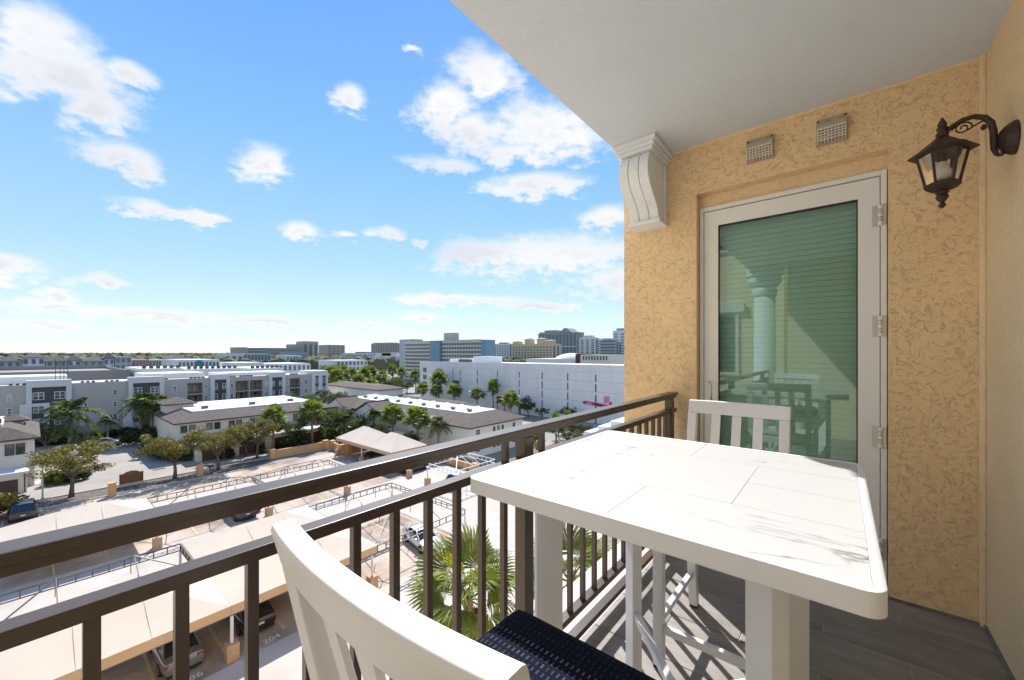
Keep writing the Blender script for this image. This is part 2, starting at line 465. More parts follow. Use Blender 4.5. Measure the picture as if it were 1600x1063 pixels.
def navy():
    m = bpy.data.materials.new('navy_woven_fabric'); m.use_nodes = True
    nt, b = nodes_of(m)
    t = add(nt, 'ShaderNodeTexCoord'); sp = add(nt, 'ShaderNodeSeparateXYZ'); nt.links.new(t.outputs['Object'], sp.inputs[0])
    def mt(op, a, bb=None, c=None):
        n = add(nt, 'ShaderNodeMath', operation=op)
        for i, v in enumerate((a, bb, c)):
            if v is None: continue
            if isinstance(v, (int, float)): n.inputs[i].default_value = v
            else: nt.links.new(v, n.inputs[i])
        return n.outputs[0]
    # rows of short dashes: rows run across the seat (x), dashes stand along y
    row = mt('MULTIPLY', sp.outputs[1], 1 / 0.0185)
    rowi = mt('FLOOR', row); rowf = mt('FRACT', row)
    wn_ = add(nt, 'ShaderNodeTexWhiteNoise', noise_dimensions='1D'); nt.links.new(rowi, wn_.inputs['W'])
    cx_ = mt('MULTIPLY_ADD', wn_.outputs['Value'], 0.5, mt('MULTIPLY', sp.outputs[0], 1 / 0.0125))
    cf = mt('FRACT', cx_)
    dash = mt('MULTIPLY', mt('LESS_THAN', cf, 0.30), mt('MULTIPLY', mt('GREATER_THAN', rowf, 0.18), mt('LESS_THAN', rowf, 0.80)))
    lvl = mt('MULTIPLY', dash, mt('MULTIPLY_ADD', mt('POWER', wn_.outputs['Value'], 1.6), 0.95, 0.07))
    wc = add(nt, 'ShaderNodeTexWhiteNoise', noise_dimensions='2D'); cb = add(nt, 'ShaderNodeCombineXYZ'); nt.links.new(mt('FLOOR', cx_), cb.inputs[0]); nt.links.new(rowi, cb.inputs[1]); nt.links.new(cb.outputs[0], wc.inputs['Vector'])
    lvl = mt('MULTIPLY', lvl, mt('MULTIPLY_ADD', wc.outputs['Value'], 0.7, 0.4))
    cm = add(nt, 'ShaderNodeMix', data_type='RGBA'); cm.inputs[6].default_value = (0.0030, 0.0065, 0.019, 1); cm.inputs[7].default_value = (0.17, 0.17, 0.185, 1)
    nt.links.new(lvl, cm.inputs[0]); nt.links.new(cm.outputs[2], b.inputs['Base Color'])
    b.inputs['Roughness'].default_value = 0.95; b.inputs['Specular IOR Level'].default_value = 0.15
    bp = add(nt, 'ShaderNodeBump'); bp.inputs['Strength'].default_value = 0.4; bp.inputs['Distance'].default_value = 0.002
    nt.links.new(dash, bp.inputs['Height']); nt.links.new(bp.outputs[0], b.inputs['Normal'])
    return m
M_NAVY = navy()

def pane_mat(name, tint, refl=0.30, rough=0.0, gcol=(0.78, 1.0, 0.93)):
    m = bpy.data.materials.new(name); m.use_nodes = True
    nt = m.node_tree; nt.nodes.clear()
    o = add(nt, 'ShaderNodeOutputMaterial'); tr = add(nt, 'ShaderNodeBsdfTransparent'); tr.inputs[0].default_value = (*tint, 1)
    gl = add(nt, 'ShaderNodeBsdfGlossy'); gl.inputs['Roughness'].default_value = rough; gl.inputs['Color'].default_value = (*gcol, 1)
    fr = add(nt, 'ShaderNodeFresnel'); fr.inputs['IOR'].default_value = 1.5
    ma = add(nt, 'ShaderNodeMath', operation='MULTIPLY_ADD'); ma.inputs[1].default_value = 1.6; ma.inputs[2].default_value = refl - 0.06; ma.use_clamp = True
    nt.links.new(fr.outputs[0], ma.inputs[0])
    mx = add(nt, 'ShaderNodeMixShader'); nt.links.new(ma.outputs[0], mx.inputs[0]); nt.links.new(tr.outputs[0], mx.inputs[1]); nt.links.new(gl.outputs[0], mx.inputs[2])
    nt.links.new(mx.outputs[0], o.inputs[0])
    return m
M_PANE = pane_mat('green_tinted_glass', (0.74, 0.985, 0.88), 0.13)
M_LPANE = pane_mat('lantern_glass', (0.93, 0.91, 0.88), 0.05, gcol=(1, 1, 1))
M_LAMP = mat('lantern_metal', (0.040, 0.020, 0.015), 0.5, var=0.25, vscale=40, bump=0.15, bscale=150)
M_BLIND = mat('blind_slat', (0.80, 0.82, 0.80), 0.6)
M_FROST = mat('frosted_bulb', (0.80, 0.78, 0.74), 0.4)
M_VENT = mat('vent_plastic', (0.56, 0.50, 0.42), 0.6, var=0.15, vscale=25)
M_VENTD = mat('vent_plate', (0.42, 0.34, 0.25), 0.7, var=0.2, vscale=25)
M_VGRILL = mat('vent_grille', (0.74, 0.71, 0.66), 0.6, var=0.1, vscale=40)

# ------------------------------------------------------------------ balcony shell
XL, XR, YD, YB = -1.245, 0.56, 3.05, -1.95       # slab edge, inner wall, door wall, back wall
CEIL = 2.86
def zf(v): return ZF + v

# slab and floor
struct('balcony_slab', MB().box(XL, XR + 0.2, YB, YD, zf(-0.26), zf(-0.012)), M_CONC)
fl = struct('balcony_floor', MB().box(-0.965, XR, YB + 0.01, YD + 0.09, zf(-0.011), zf(-0.004)), M_GROUT)
rows = [2.81 - 0.332 * i for i in range(-1, 15)]
tile_cache = {}
for i, ytop in enumerate(rows):
    y1 = min(ytop, YD + 0.085 if False else YD); y0 = max(ytop - 0.332, YB)
    if i == 0:
        y1 = YD - 0.004
    if y1 - y0 < 0.03: continue
    off = 0.235 if i % 2 == 0 else -0.07
    xs = [off - 0.61 * k for k in range(-2, 5)]
    xs = sorted(xs)
    edges = [-0.962] + [x for x in xs if -0.95 < x < XR - 0.02] + [XR - 0.003]
    for a, b in zip(edges, edges[1:]):
        if b - a < 0.02: continue
        g = 0.0030
        w, d = b - a - 2 * g, y1 - y0 - 2 * g
        key = (round(w, 3), round(d, 3))
        if key not in tile_cache:
            tile_cache[key] = MB().box(-w / 2, w / 2, -d / 2, d / 2, -0.006, 0.0).mesh('tile', M_TILE, bevel=0.0008)
        t = link('tile', tile_cache[key], fl, True, loc=((a + b) / 2, (y0 + y1) / 2, zf(0.0)))
# dark threshold tile in the door recess
MB().box(-0.79, 0.20, YD + 0.001, YD + 0.08, zf(-0.004), zf(0.012)).build('threshold', M_TILE, fl, True)

struct('balcony_ceiling', MB().box(-1.275, XR + 0.2, YB, YD + 0.3, zf(CEIL), zf(CEIL + 0.32)), M_CEIL)

# door wall with the door opening: pieces butt end to end
dw = thing('door_wall', 'tan stucco wall that holds the green glass door', 'wall', (0, YD, zf(0)))
OX0, OX1, OZ = -0.80, 0.207, 2.515
wm = MB()
wm.box(-1.348, OX0, YD, YD + 0.3, zf(-3.2), zf(CEIL)).box(OX1, XR + 0.2, YD, YD + 0.3, zf(-3.2), zf(CEIL)).box(OX0, OX1, YD, YD + 0.3, zf(OZ), zf(CEIL)).box(OX0, OX1, YD, YD + 0.3, zf(-3.2), zf(-0.02))
wm.box(-1.348, -1.277, YD, YD + 0.3, zf(CEIL), zf(CEIL + 3.2))
wm.build('stucco_face', M_STUC, dw)
# plain rendered band over the door frame inside the recess
MB().box(OX0, OX1, YD + 0.085, YD + 0.28, zf(2.425), zf(OZ)).build('lintel_band', M_STUC2, dw)
rw = tag(MB().box(XR, XR + 0.2, YB - 0.2, YD, zf(-3.2), zf(CEIL)).build('side_wall', M_STUC2), 'tan textured stucco wall along the right side of the balcony, carrying the lantern', 'wall')
# rounded stucco bead where the two walls and the ceiling meet
mb = MB().tube([(XR - 0.006, YD - 0.006, zf(0.0)), (XR - 0.006, YD - 0.006, zf(CEIL))], 0.016, 8)
mb.build('corner_bead', M_STUC2, dw)
mb = MB().tube([(-0.97, YD - 0.002, zf(CEIL - 0.002)), (XR - 0.01, YD - 0.002, zf(CEIL - 0.002))], 0.014, 8)
mb.build('ceiling_bead', M_STUC2, dw)
# dark sealant line at the foot of the walls
M_SEAL = mat('sealant', (0.17, 0.165, 0.16), 0.8, var=0.35, vscale=14)
MB().box(OX1, XR, YD - 0.010, YD, zf(0.0005), zf(0.012)).build('base_sealant', M_SEAL, dw)
MB().box(XR - 0.012, XR, YB, YD - 0.011, zf(0.0005), zf(0.014)).build('base_sealant', M_SEAL, fl, True)

# wall at the other end of the balcony, round column and the wing beyond (seen in the door glass)
bw = thing('rear_balcony_wall', 'sunlit yellow stucco wall at the far end, mirrored in the door glass', 'wall', (0, YB, zf(0)))
MB().box(-0.70, XR + 0.2, YB - 0.25, YB, zf(-3.2), zf(CEIL)).build('stucco_face', M_STUCP, bw)
colm = thing('round_column', 'white round column mirrored in the left of the door glass', 'column', (-1.03, YB + 0.02, zf(0)))
MB().lathe([(0.20, 0.0), (0.20, 0.12), (0.165, 0.16), (0.16, 2.35)], (-1.03, YB + 0.02, zf(0)), 28).build('shaft', M_CORB, colm, smooth=True)
MB().lathe([(0.16, 2.352), (0.19, 2.40), (0.19, 2.46), (0.17, 2.5), (0.25, 2.60), (0.25, 2.70), (0.28, 2.72), (0.28, 2.858)], (-1.03, YB + 0.02, zf(0)), 28).build('capital', M_CORB, colm)
wing = thing('building_wing', 'yellow stucco wing with white trimmed windows mirrored in the door glass', 'building', (-5, -6, 0))
MB().box(-12, -1.05, -7.5, -5.2, 0, 34).build('wall', M_STUCP, wing)
for zz in (13.3, 16.45, 19.6):
    for xx in (-2.55, -5.2, -8.0):
        w = MB().box(xx - 0.55, xx + 0.55, -5.2, -5.14, zf(zz - ZF), zf(zz - ZF) + 1.6).box(xx - 0.68, xx + 0.68, -5.2, -5.08, zf(zz - ZF) + 1.6, zf(zz - ZF) + 1.82).build('window', M_CORB, wing)
        mg = mat('dark_window_glass', (0.03, 0.045, 0.05), 0.08, spec=0.8)
        o = MB().box(xx - 0.47, xx + 0.47, -5.139, -5.125, zf(zz - ZF) + 0.08, zf(zz - ZF) + 1.52).mesh('pane', mg)
        link('pane', o, w, True)
# mass of the tower behind the balcony walls
tower = thing('apartment_tower', 'tan stucco tower the balcony belongs to', 'building', (10, 0, 0))
MB().box(XR + 0.201, 24, -20, 26, 0, 40).build('wall', M_STUC2, tower)
MB().box(XL + 0.05, XR + 0.2, YB - 0.25, 3.35, 0, zf(-3.4)).build('lower_wall', M_STUC2, tower)
MB().box(-1.277, XR + 0.2, YB - 0.25, 3.35, zf(CEIL + 0.34), 40).build('upper_wall', M_STUC2, tower)

# corbel under the ceiling edge
cb = thing('corbel', 'white scrolled stucco corbel bracket under the balcony ceiling', 'corbel', (-1.11, YD, zf(2.34)))
X0, X1 = -1.245, -1.0
prof = []     # (y, z) front profile from top to bottom
for (y, z) in [(2.735, 2.775), (2.700, 2.735), (2.682, 2.69), (2.678, 2.64), (2.688, 2.595), (2.715, 2.55), (2.757, 2.51), (2.802, 2.475), (2.843, 2.44), (2.872, 2.405), (2.887, 2.37), (2.892, 2.345)]:
    prof.append((y, zf(z)))
poly = [(X0 + 0.02, y, z) for y, z in prof] + [(X0 + 0.02, YD, zf(2.345)), (X0 + 0.02, YD, zf(2.775))]
# three ribs with two grooves between them
ribs = [(X0 + 0.02, X0 + 0.085), (X0 + 0.091, X0 + 0.160), (X0 + 0.166, X1 - 0.015)]
for (a, b) in ribs:
    MB().prism([(a, y, z) for _, y, z in poly], (b - a, 0, 0), 'x').build('rib', M_CORB, cb, bevel=0.004)
MB().prism([(X0 + 0.03, y + 0.012, z) for _, y, z in poly[:-2]] + [(X0 + 0.03, YD, zf(2.345)), (X0 + 0.03, YD, zf(2.775))], (X1 - X0 - 0.06, 0, 0), 'x').build('core', M_CORB, cb)
cap = MB()
for (e, z0, z1) in [(0.022, 2.776, 2.800), (0.034, 2.801, 2.826), (0.050, 2.827, 2.858)]:
    cap.box(X0 + 0.02 - e, X1 - 0.015 + e, 2.735 - e - 0.01, YD, zf(z0), zf(z1))
cap.build('cap_moulding', M_CORB, cb, bevel=0.004)
MB().box(X0 + 0.005, X1, 2.868, YD, zf(2.318), zf(2.344)).build('foot_moulding', M_CORB, cb, bevel=0.006)
MB().box(X1 - 0.0145, X1 - 0.004, 2.99, YD, zf(2.345), zf(2.775)).build('backplate', M_CORB, cb, bevel=0.002)

# ------------------------------------------------------------------ door
FY = YD + 0.075
dr = thing('balcony_door', 'off white aluminium door with one tall green tinted pane', 'door', (-0.3, FY, zf(0)))
fm = MB()
fm.box(OX0 + 0.004, OX0 + 0.030, FY - 0.01, FY + 0.12, zf(0.013), zf(2.424)).box(OX1 - 0.030, OX1 - 0.004, FY - 0.01, FY + 0.12, zf(0.013), zf(2.424)).box(OX0 + 0.030, OX1 - 0.030, FY - 0.01, FY + 0.12, zf(2.396), zf(2.424))
fm.build('door_frame', M_DOORW, dr, bevel=0.003)
LX0, LX1, LZ0, LZ1 = OX0 + 0.034, OX1 - 0.034, 0.03, 2.390
GX0, GX1, GZ0, GZ1 = -0.675, 0.078, 0.28, 2.283
lf = MB()
lf.box(LX0, GX0, FY, FY + 0.045, zf(LZ0), zf(LZ1)).box(GX1, LX1, FY, FY + 0.045, zf(LZ0), zf(LZ1)).box(GX0, GX1, FY, FY + 0.045, zf(GZ1), zf(LZ1)).box(GX0, GX1, FY, FY + 0.045, zf(LZ0), zf(GZ0))
lf.build('door_leaf', M_DOORW, dr)
gk = MB(); g = 0.006
gk.box(GX0, GX0 + g, FY + 0.001, FY + 0.03, zf(GZ0), zf(GZ1)).box(GX1 - g, GX1, FY + 0.001, FY + 0.03, zf(GZ0), zf(GZ1)).box(GX0 + g, GX1 - g, FY + 0.001, FY + 0.03, zf(GZ1 - g), zf(GZ1)).box(GX0 + g, GX1 - g, FY + 0.001, FY + 0.03, zf(GZ0), zf(GZ0 + g))
gk.build('glazing_gasket', M_BLACK, dr)
MB().quad((GX0 + g, FY + 0.012, zf(GZ0 + g)), (GX1 - g, FY + 0.012, zf(GZ0 + g)), (GX1 - g, FY + 0.012, zf(GZ1 - g)), (GX0 + g, FY + 0.012, zf(GZ1 - g))).build('glass_pane', M_PANE, dr)
MB().box(OX0, OX1, FY + 0.19, FY + 0.2, zf(0.0), zf(OZ)).build('light_block_backing', M_BLACK, dr)  # black backing added behind the blind to stop light leaking through
for hz in (2.165, 1.525, 0.886, 0.246):
    hx = OX1 - 0.031
    hb = MB().box(hx - 0.036, hx - 0.004, FY - 0.006, FY - 0.0005, zf(hz - 0.06), zf(hz + 0.06)).box(hx + 0.004, hx + 0.026, FY - 0.016, FY - 0.0105, zf(hz - 0.06), zf(hz + 0.06)).build('hinge', M_STEEL, dr, bevel=0.0015)
    for k in range(5):
        z0 = zf(hz - 0.058 + k * 0.0235)
        me = MB().lathe([(0.0105, z0), (0.0105, z0 + 0.0205)], (hx, FY - 0.014, 0), 10).mesh('knuckle', M_STEEL if k % 2 else M_DOORW)
        link('knuckle', me, hb, True)
# pull handle peeping over the chair
MB().tube([(LX0 + 0.055, FY, zf(1.03)), (LX0 + 0.055, FY - 0.045, zf(1.04)), (LX0 + 0.060, FY - 0.062, zf(1.10)), (LX0 + 0.060, FY - 0.062, zf(1.14)), (LX0 + 0.045, FY - 0.05, zf(1.165)), (LX0 + 0.03, FY, zf(1.165))], 0.006, 8).build('handle', M_STEEL, dr, smooth=True)
bl = thing('window_blind', 'closed horizontal slat blind behind the green door glass', 'blind', (-0.3, FY + 0.1, zf(0.2)))
nsl = 58
sl_me = MB().obox((0, 0, 0), (0.385, 0, 0), (0, 0.0105, 0.0200), (0, 0.0010, -0.0005)).mesh('slat', M_BLIND)
for k in range(nsl):
    link('slat', sl_me, bl, False, loc=(-0.2985, FY + 0.10, zf(0.27 + k * 0.0352)))

# ------------------------------------------------------------------ wall vents
def vent(xc, zc, w, hgt, label):
    v = thing('wall_vent', label, 'vent', (xc, YD, zf(zc)), 'two dryer vents over the door')
    MB().box(xc - w / 2, xc + w / 2, YD - 0.012, YD - 0.0005, zf(zc - hgt / 2), zf(zc + hgt / 2)).build('back_plate', M_VENTD, v, bevel=0.002)
    MB().prism([(xc - w / 2 + 0.006, YD - 0.0125, zf(zc + 0.050)), (xc - w / 2 + 0.006, YD - 0.0125, zf(zc + 0.004)), (xc - w / 2 + 0.006, YD - 0.052, zf(zc + 0.004)), (xc - w / 2 + 0.006, YD - 0.052, zf(zc + 0.012)), (xc - w / 2 + 0.006, YD - 0.02, zf(zc + 0.050))], (w - 0.012, 0, 0), 'x').build('hood', M_VENT, v)
    gr = MB()
    x0, x1 = xc - w / 2 + 0.008, xc + w / 2 - 0.008
    n = 9
    for k in range(n):
        x = x0 + (x1 - x0) * k / (n - 1)
        gr.bar((x, YD - 0.050, zf(zc + 0.004)), (x, YD - 0.040, zf(zc - 0.058)), 0.004)
        gr.bar((x, YD - 0.040, zf(zc - 0.058)), (x, YD - 0.012, zf(zc - 0.066)), 0.004)
    for k in range(5):
        t = k / 4
        y = YD - 0.050 + 0.010 * t; z = zc + 0.002 - 0.060 * t
        gr.bar((x0, y - 0.001, zf(z)), (x1, y - 0.001, zf(z)), 0.004)
        gr.bar((x0, y, zf(z)), (x0, YD - 0.012, zf(z)), 0.004); gr.bar((x1, y, zf(z)), (x1, YD - 0.012, zf(z)), 0.004)
    gr.build('grille', M_VGRILL, v)
    for sx in (-1, 1):
        MB().lathe([(0.005, -0.004), (0.005, 0.003)], (0, 0, 0), 8).build('screw', M_LAMP, v, True).location = (sx * (w / 2 - 0.010), -0.014, hgt / 2 - 0.010)
vent(-0.409, 2.705, 0.155, 0.150, 'small beige louvred vent cowl, the left one above the door')
vent(-0.042, 2.700, 0.146, 0.158, 'small beige louvred vent cowl, the right one above the door')

# ------------------------------------------------------------------ lantern
LXc, LYc = 0.350, 2.60
lt = thing('wall_lantern', 'dark bronze six sided coach lantern on a scrolled arm', 'lantern', (XR, LYc, zf(2.2)))
LH = zf(2.02)
def hexp(rr, n=6): return rr
HX = R(0)
MB().lathe([(0.004, 0.0), (0.012, 0.008), (0.012, 0.016), (0.006, 0.024), (0.018, 0.040), (0.022, 0.050), (0.016, 0.060), (0.022, 0.066), (0.022, 0.072)], (LXc, LYc, LH), 14).build('bottom_finial', M_LAMP, lt)
MB().lathe([(0.022, 0.073), (0.045, 0.082), (0.058, 0.095), (0.060, 0.108), (0.056, 0.112)], (LXc, LYc, LH), 6, HX).build('base_cup', M_LAMP, lt)
rb, rt, z0, z1 = 0.054, 0.079, LH + 0.111, LH + 0.238
for k in range(6):
    t = HX + k * math.pi / 3
    a = Vector((LXc + rb * math.cos(t), LYc + rb * math.sin(t), z0)); b = Vector((LXc + rt * math.cos(t), LYc + rt * math.sin(t), z1))
    MB().bar(a, b, 0.009).build('glazing_bar', M_LAMP, lt)
    t2 = t + math.pi / 3
    c = Vector((LXc + rt * math.cos(t2), LYc + rt * math.sin(t2), z1)); d = Vector((LXc + rb * math.cos(t2), LYc + rb * math.sin(t2), z0))
    MB().quad(a, d, c, b).build('pane', M_LPANE, lt)
MB().lathe([(0.080, 0.237), (0.084, 0.243), (0.113, 0.244), (0.111, 0.249), (0.080, 0.268), (0.062, 0.284), (0.040, 0.300), (0.020, 0.318)], (LXc, LYc, LH), 6, HX).build('roof', M_LAMP, lt)
MB().lathe([(0.020, 0.319), (0.022, 0.332), (0.016, 0.338), (0.016, 0.350), (0.020, 0.356), (0.014, 0.364), (0.016, 0.374), (0.010, 0.388), (0.006, 0.394), (0.006, 0.400), (0.002, 0.404)], (LXc, LYc, LH), 14).build('top_finial', M_LAMP, lt)
MB().lathe([(0.012, 0.226), (0.014, 0.200), (0.024, 0.180), (0.031, 0.160), (0.026, 0.135), (0.010, 0.122)], (LXc, LYc, LH), 16).build('bulb', M_FROST, lt, smooth=True)
MB().lathe([(0.016, 0.235), (0.016, 0.205)], (LXc, LYc, LH), 12).build('bulb_socket', M_BLACK, lt)
# arm: arch from the cap to the wall stem
zt = LH
arm = [(LXc + 0.012, zt + 0.335), (LXc + 0.032, zt + 0.356), (LXc + 0.062, zt + 0.372), (LXc + 0.095, zt + 0.374), (LXc + 0.125, zt + 0.358), (LXc + 0.143, zt + 0.330), (LXc + 0.149, zt + 0.292), (LXc + 0.150, zt + 0.250), (LXc + 0.150, zt + 0.215), (LXc + 0.158, zt + 0.190), (LXc + 0.168, zt + 0.182)]
MB().tube([(x, LYc, z) for x, z in arm], [0.007, 0.009, 0.010, 0.011, 0.012, 0.012, 0.012, 0.012, 0.010, 0.008, 0.006], 8).build('arm', M_LAMP, lt, smooth=True)
MB().tube([(LXc + 0.168, LYc, zt + 0.182), (LXc + 0.176, LYc, zt + 0.188), (LXc + 0.172, LYc, zt + 0.198)], 0.006, 8).build('tail_curl', M_LAMP, lt, smooth=True)
sc = []
for k in range(22):
    t = k / 21; ang = R(200) - t * R(560); rr = 0.006 + 0.022 * t
    sc.append((LXc + 0.062 + rr * math.cos(ang), LYc, zt + 0.335 + rr * math.sin(ang)))
MB().tube(sc, 0.0032, 6).build('scroll', M_LAMP, lt, smooth=True)
MB().tube([(LXc + 0.028, LYc, zt + 0.338), (LXc + 0.045, LYc, zt + 0.350), (LXc + 0.062, LYc, zt + 0.362)], 0.0032, 6).build('scroll', M_LAMP, lt, smooth=True)
MB().tube([(LXc + 0.074, LYc, zt + 0.322), (LXc + 0.095, LYc, zt + 0.334), (LXc + 0.118, LYc, zt + 0.345), (LXc + 0.134, LYc, zt + 0.342)], 0.0035, 6).build('scroll', M_LAMP, lt, smooth=True)
MB().lathe([(0.004, -0.012), (0.010, -0.004), (0.010, 0.004), (0.004, 0.012)], (LXc + 0.122, LYc, zt + 0.318), 10).build('leaf_knob', M_LAMP, lt)
MB().tube([(LXc + 0.148, LYc, zt + 0.255), (XR - 0.045, LYc, zt + 0.248)], 0.009, 8).build('stem', M_LAMP, lt)
bp_ = MB()
pr = [(0.012, -0.052), (0.030, -0.046), (0.045, -0.034), (0.056, -0.018), (0.060, -0.008), (0.060, -0.0005)]
m4 = [Vector((XR + x, LYc + r_ * math.cos(2 * math.pi * j / 16), zt + 0.245 + 1.15 * r_ * math.sin(2 * math.pi * j / 16))) for (r_, x) in pr for j in range(16)]
bp_.v = [tuple(v) for v in m4]
for k in range(len(pr) - 1):
    for j in range(16):
        a = k * 16 + j; b = k * 16 + (j + 1) % 16
        bp_.f.append((a, b, b + 16, a + 16))
bp_.f.append(tuple(range(16)))
bp_.build('wall_plate', M_LAMP, lt)

# ------------------------------------------------------------------ railing
rl = thing('balcony_railing', 'dark bronze metal balcony railing with square balusters', 'railing', (-0.95, 0.5, zf(0)))
YR0, YR1 = YB + 0.2, YD - 0.02
MB().box(-0.983, -0.921, YR0, YR1, zf(1.065), zf(1.084)).build('top_rail', M_BRONZE, rl, bevel=0.005)
MB().box(-0.976, -0.927, YR0, YR1 - 0.02, zf(1.047), zf(1.0645)).build('top_rail_channel', M_BRONZE, rl, bevel=0.002)
for nm, z0_, z1_ in (('middle_rail', 0.940, 0.968), ('lower_rail', 0.166, 0.194), ('bottom_rail', 0.050, 0.077)):
    MB().box(-0.972, -0.930, YR0, YR1 - 0.001, zf(z0_), zf(z1_)).build(nm, M_BRONZE, rl, bevel=0.002)
bal = MB().box(-0.0105, 0.0105, -0.0105, 0.0105, 0.1945, 0.9395).mesh('baluster', M_BRONZE, bevel=0.001)
short = None
y = 0.063
ys = [0.063 + 0.1155 * k for k in range(-15, 25)]
for yb in ys:
    if not (YR0 + 0.05 < yb < 2.86): continue
    if abs(yb - 1.225) < 0.055: continue
    link('baluster', bal, rl, False, loc=(-0.951, yb, zf(0)))
post = MB().box(-0.026, 0.026, -0.026, 0.026, 0.0, 1.0465).mesh('post', M_BRONZE, bevel=0.003)
for yp in (-1.05, 1.225, 2.93):
    # the post stands clear of the rails, just outside their inner face
    link('post', post, rl, False, loc=(-0.951, yp, zf(-0.012)), scale=(1.0, 1.0, 1.0114))
    MB().box(-1.01, -0.892, yp - 0.055, yp + 0.055, zf(-0.0118), zf(-0.002)).build('base_plate', M_BRONZE, rl)
# two short pickets under the top rail beside the posts
for yp in (1.11, 1.34):
    MB().box(-0.9615, -0.9405, yp - 0.0105, yp + 0.0105, zf(0.9685), zf(1.0465)).build('picket', M_BRONZE, rl)

# ------------------------------------------------------------------ table
TX0, TX1, TY0, TY1, TZ = -0.862, 0.057, 0.828, 1.772, 1.0
tb = thing('bar_table', 'white square bar height table with marble slab top', 'table', (-0.40, 1.30, zf(0)))
def rrect(x0, x1, y0, y1, r, n=6):
    pts = []
    for (cx, cy, a0) in ((x1 - r, y0 + r, -90), (x1 - r, y1 - r, 0), (x0 + r, y1 - r, 90), (x0 + r, y0 + r, 180)):
        for k in range(n + 1):
            t = R(a0 + 90 * k / n)
            pts.append((cx + r * math.cos(t), cy + r * math.sin(t)))
    return pts
outer = rrect(TX0, TX1, TY0, TY1, 0.03)
inner = rrect(TX0 + 0.017, TX1 - 0.017, TY0 + 0.017, TY1 - 0.017, 0.014)
ap = MB(); n = len(outer)
zt_, zb_, zi_ = zf(TZ), zf(TZ - 0.042), zf(TZ - 0.0034)
ap.v = [(x, y, zt_) for x, y in outer] + [(x, y, zt_) for x, y in inner] + [(x, y, zb_) for x, y in outer] + [(x, y, zi_) for x, y in inner]
for k in range(n):
    j = (k + 1) % n
    ap.f += [(k, j, n + j, n + k), (k, 2 * n + k, 2 * n + j, j), (n + k, n + j, 3 * n + j, 3 * n + k)]
ap.f += [tuple(range(3 * n, 4 * n)), tuple(range(2 * n, 3 * n))]
apo = ap.build('table_frame', M_WHITEAL, tb, bevel=0.0025, smooth=False)
mg_ = 0.0173
xs0, xs1, ys0, ys1 = TX0 + mg_, TX1 - mg_, TY0 + mg_, TY1 - mg_
slabs = [(xs0, -0.419, ys0, 1.10), (-0.419, xs1, ys0, 1.10), (xs0, -0.63, 1.10, 1.525), (-0.63, -0.208, 1.10, 1.525), (-0.208, xs1, 1.10, 1.312), (-0.208, xs1, 1.312, 1.525), (xs0, -0.419, 1.525, ys1), (-0.419, xs1, 1.525, ys1)]
for (a, b, c, d) in slabs:
    MB().box(a + 0.0007, b - 0.0007, c + 0.0007, d - 0.0007, zi_ + 0.0002, zf(TZ - 0.0012)).build('marble_slab', M_MARBLE, tb)
cx, cy = -0.395, 1.295
for (sx, sy) in ((-1, -1), (1, -1), (-1, 1), (1, 1)):
    px, py = cx + sx * 0.275, cy + sy * 0.315
    dv = Vector((sx, sy, 0)).normalized(); nv = Vector((-dv.y, dv.x, 0))
    MB().obox((px, py, zf(0.479)), dv * 0.039, nv * 0.0195, (0, 0, 0.4785)).build('leg', M_WHITEAL, tb, bevel=0.003)
    MB().bar((px - dv.x * 0.045, py - dv.y * 0.045, zf(0.93)), (cx + sx * 0.02, cy + sy * 0.02, zf(0.93)), 0.03, 0.05).build('top_arm', M_WHITEAL, tb)
    MB().bar((px - dv.x * 0.040, py - dv.y * 0.040, zf(0.29)), (cx + dv.x * 0.018, cy + dv.y * 0.018, zf(0.29)), 0.026, 0.030).build('stretcher', M_WHITEAL, tb, bevel=0.003)

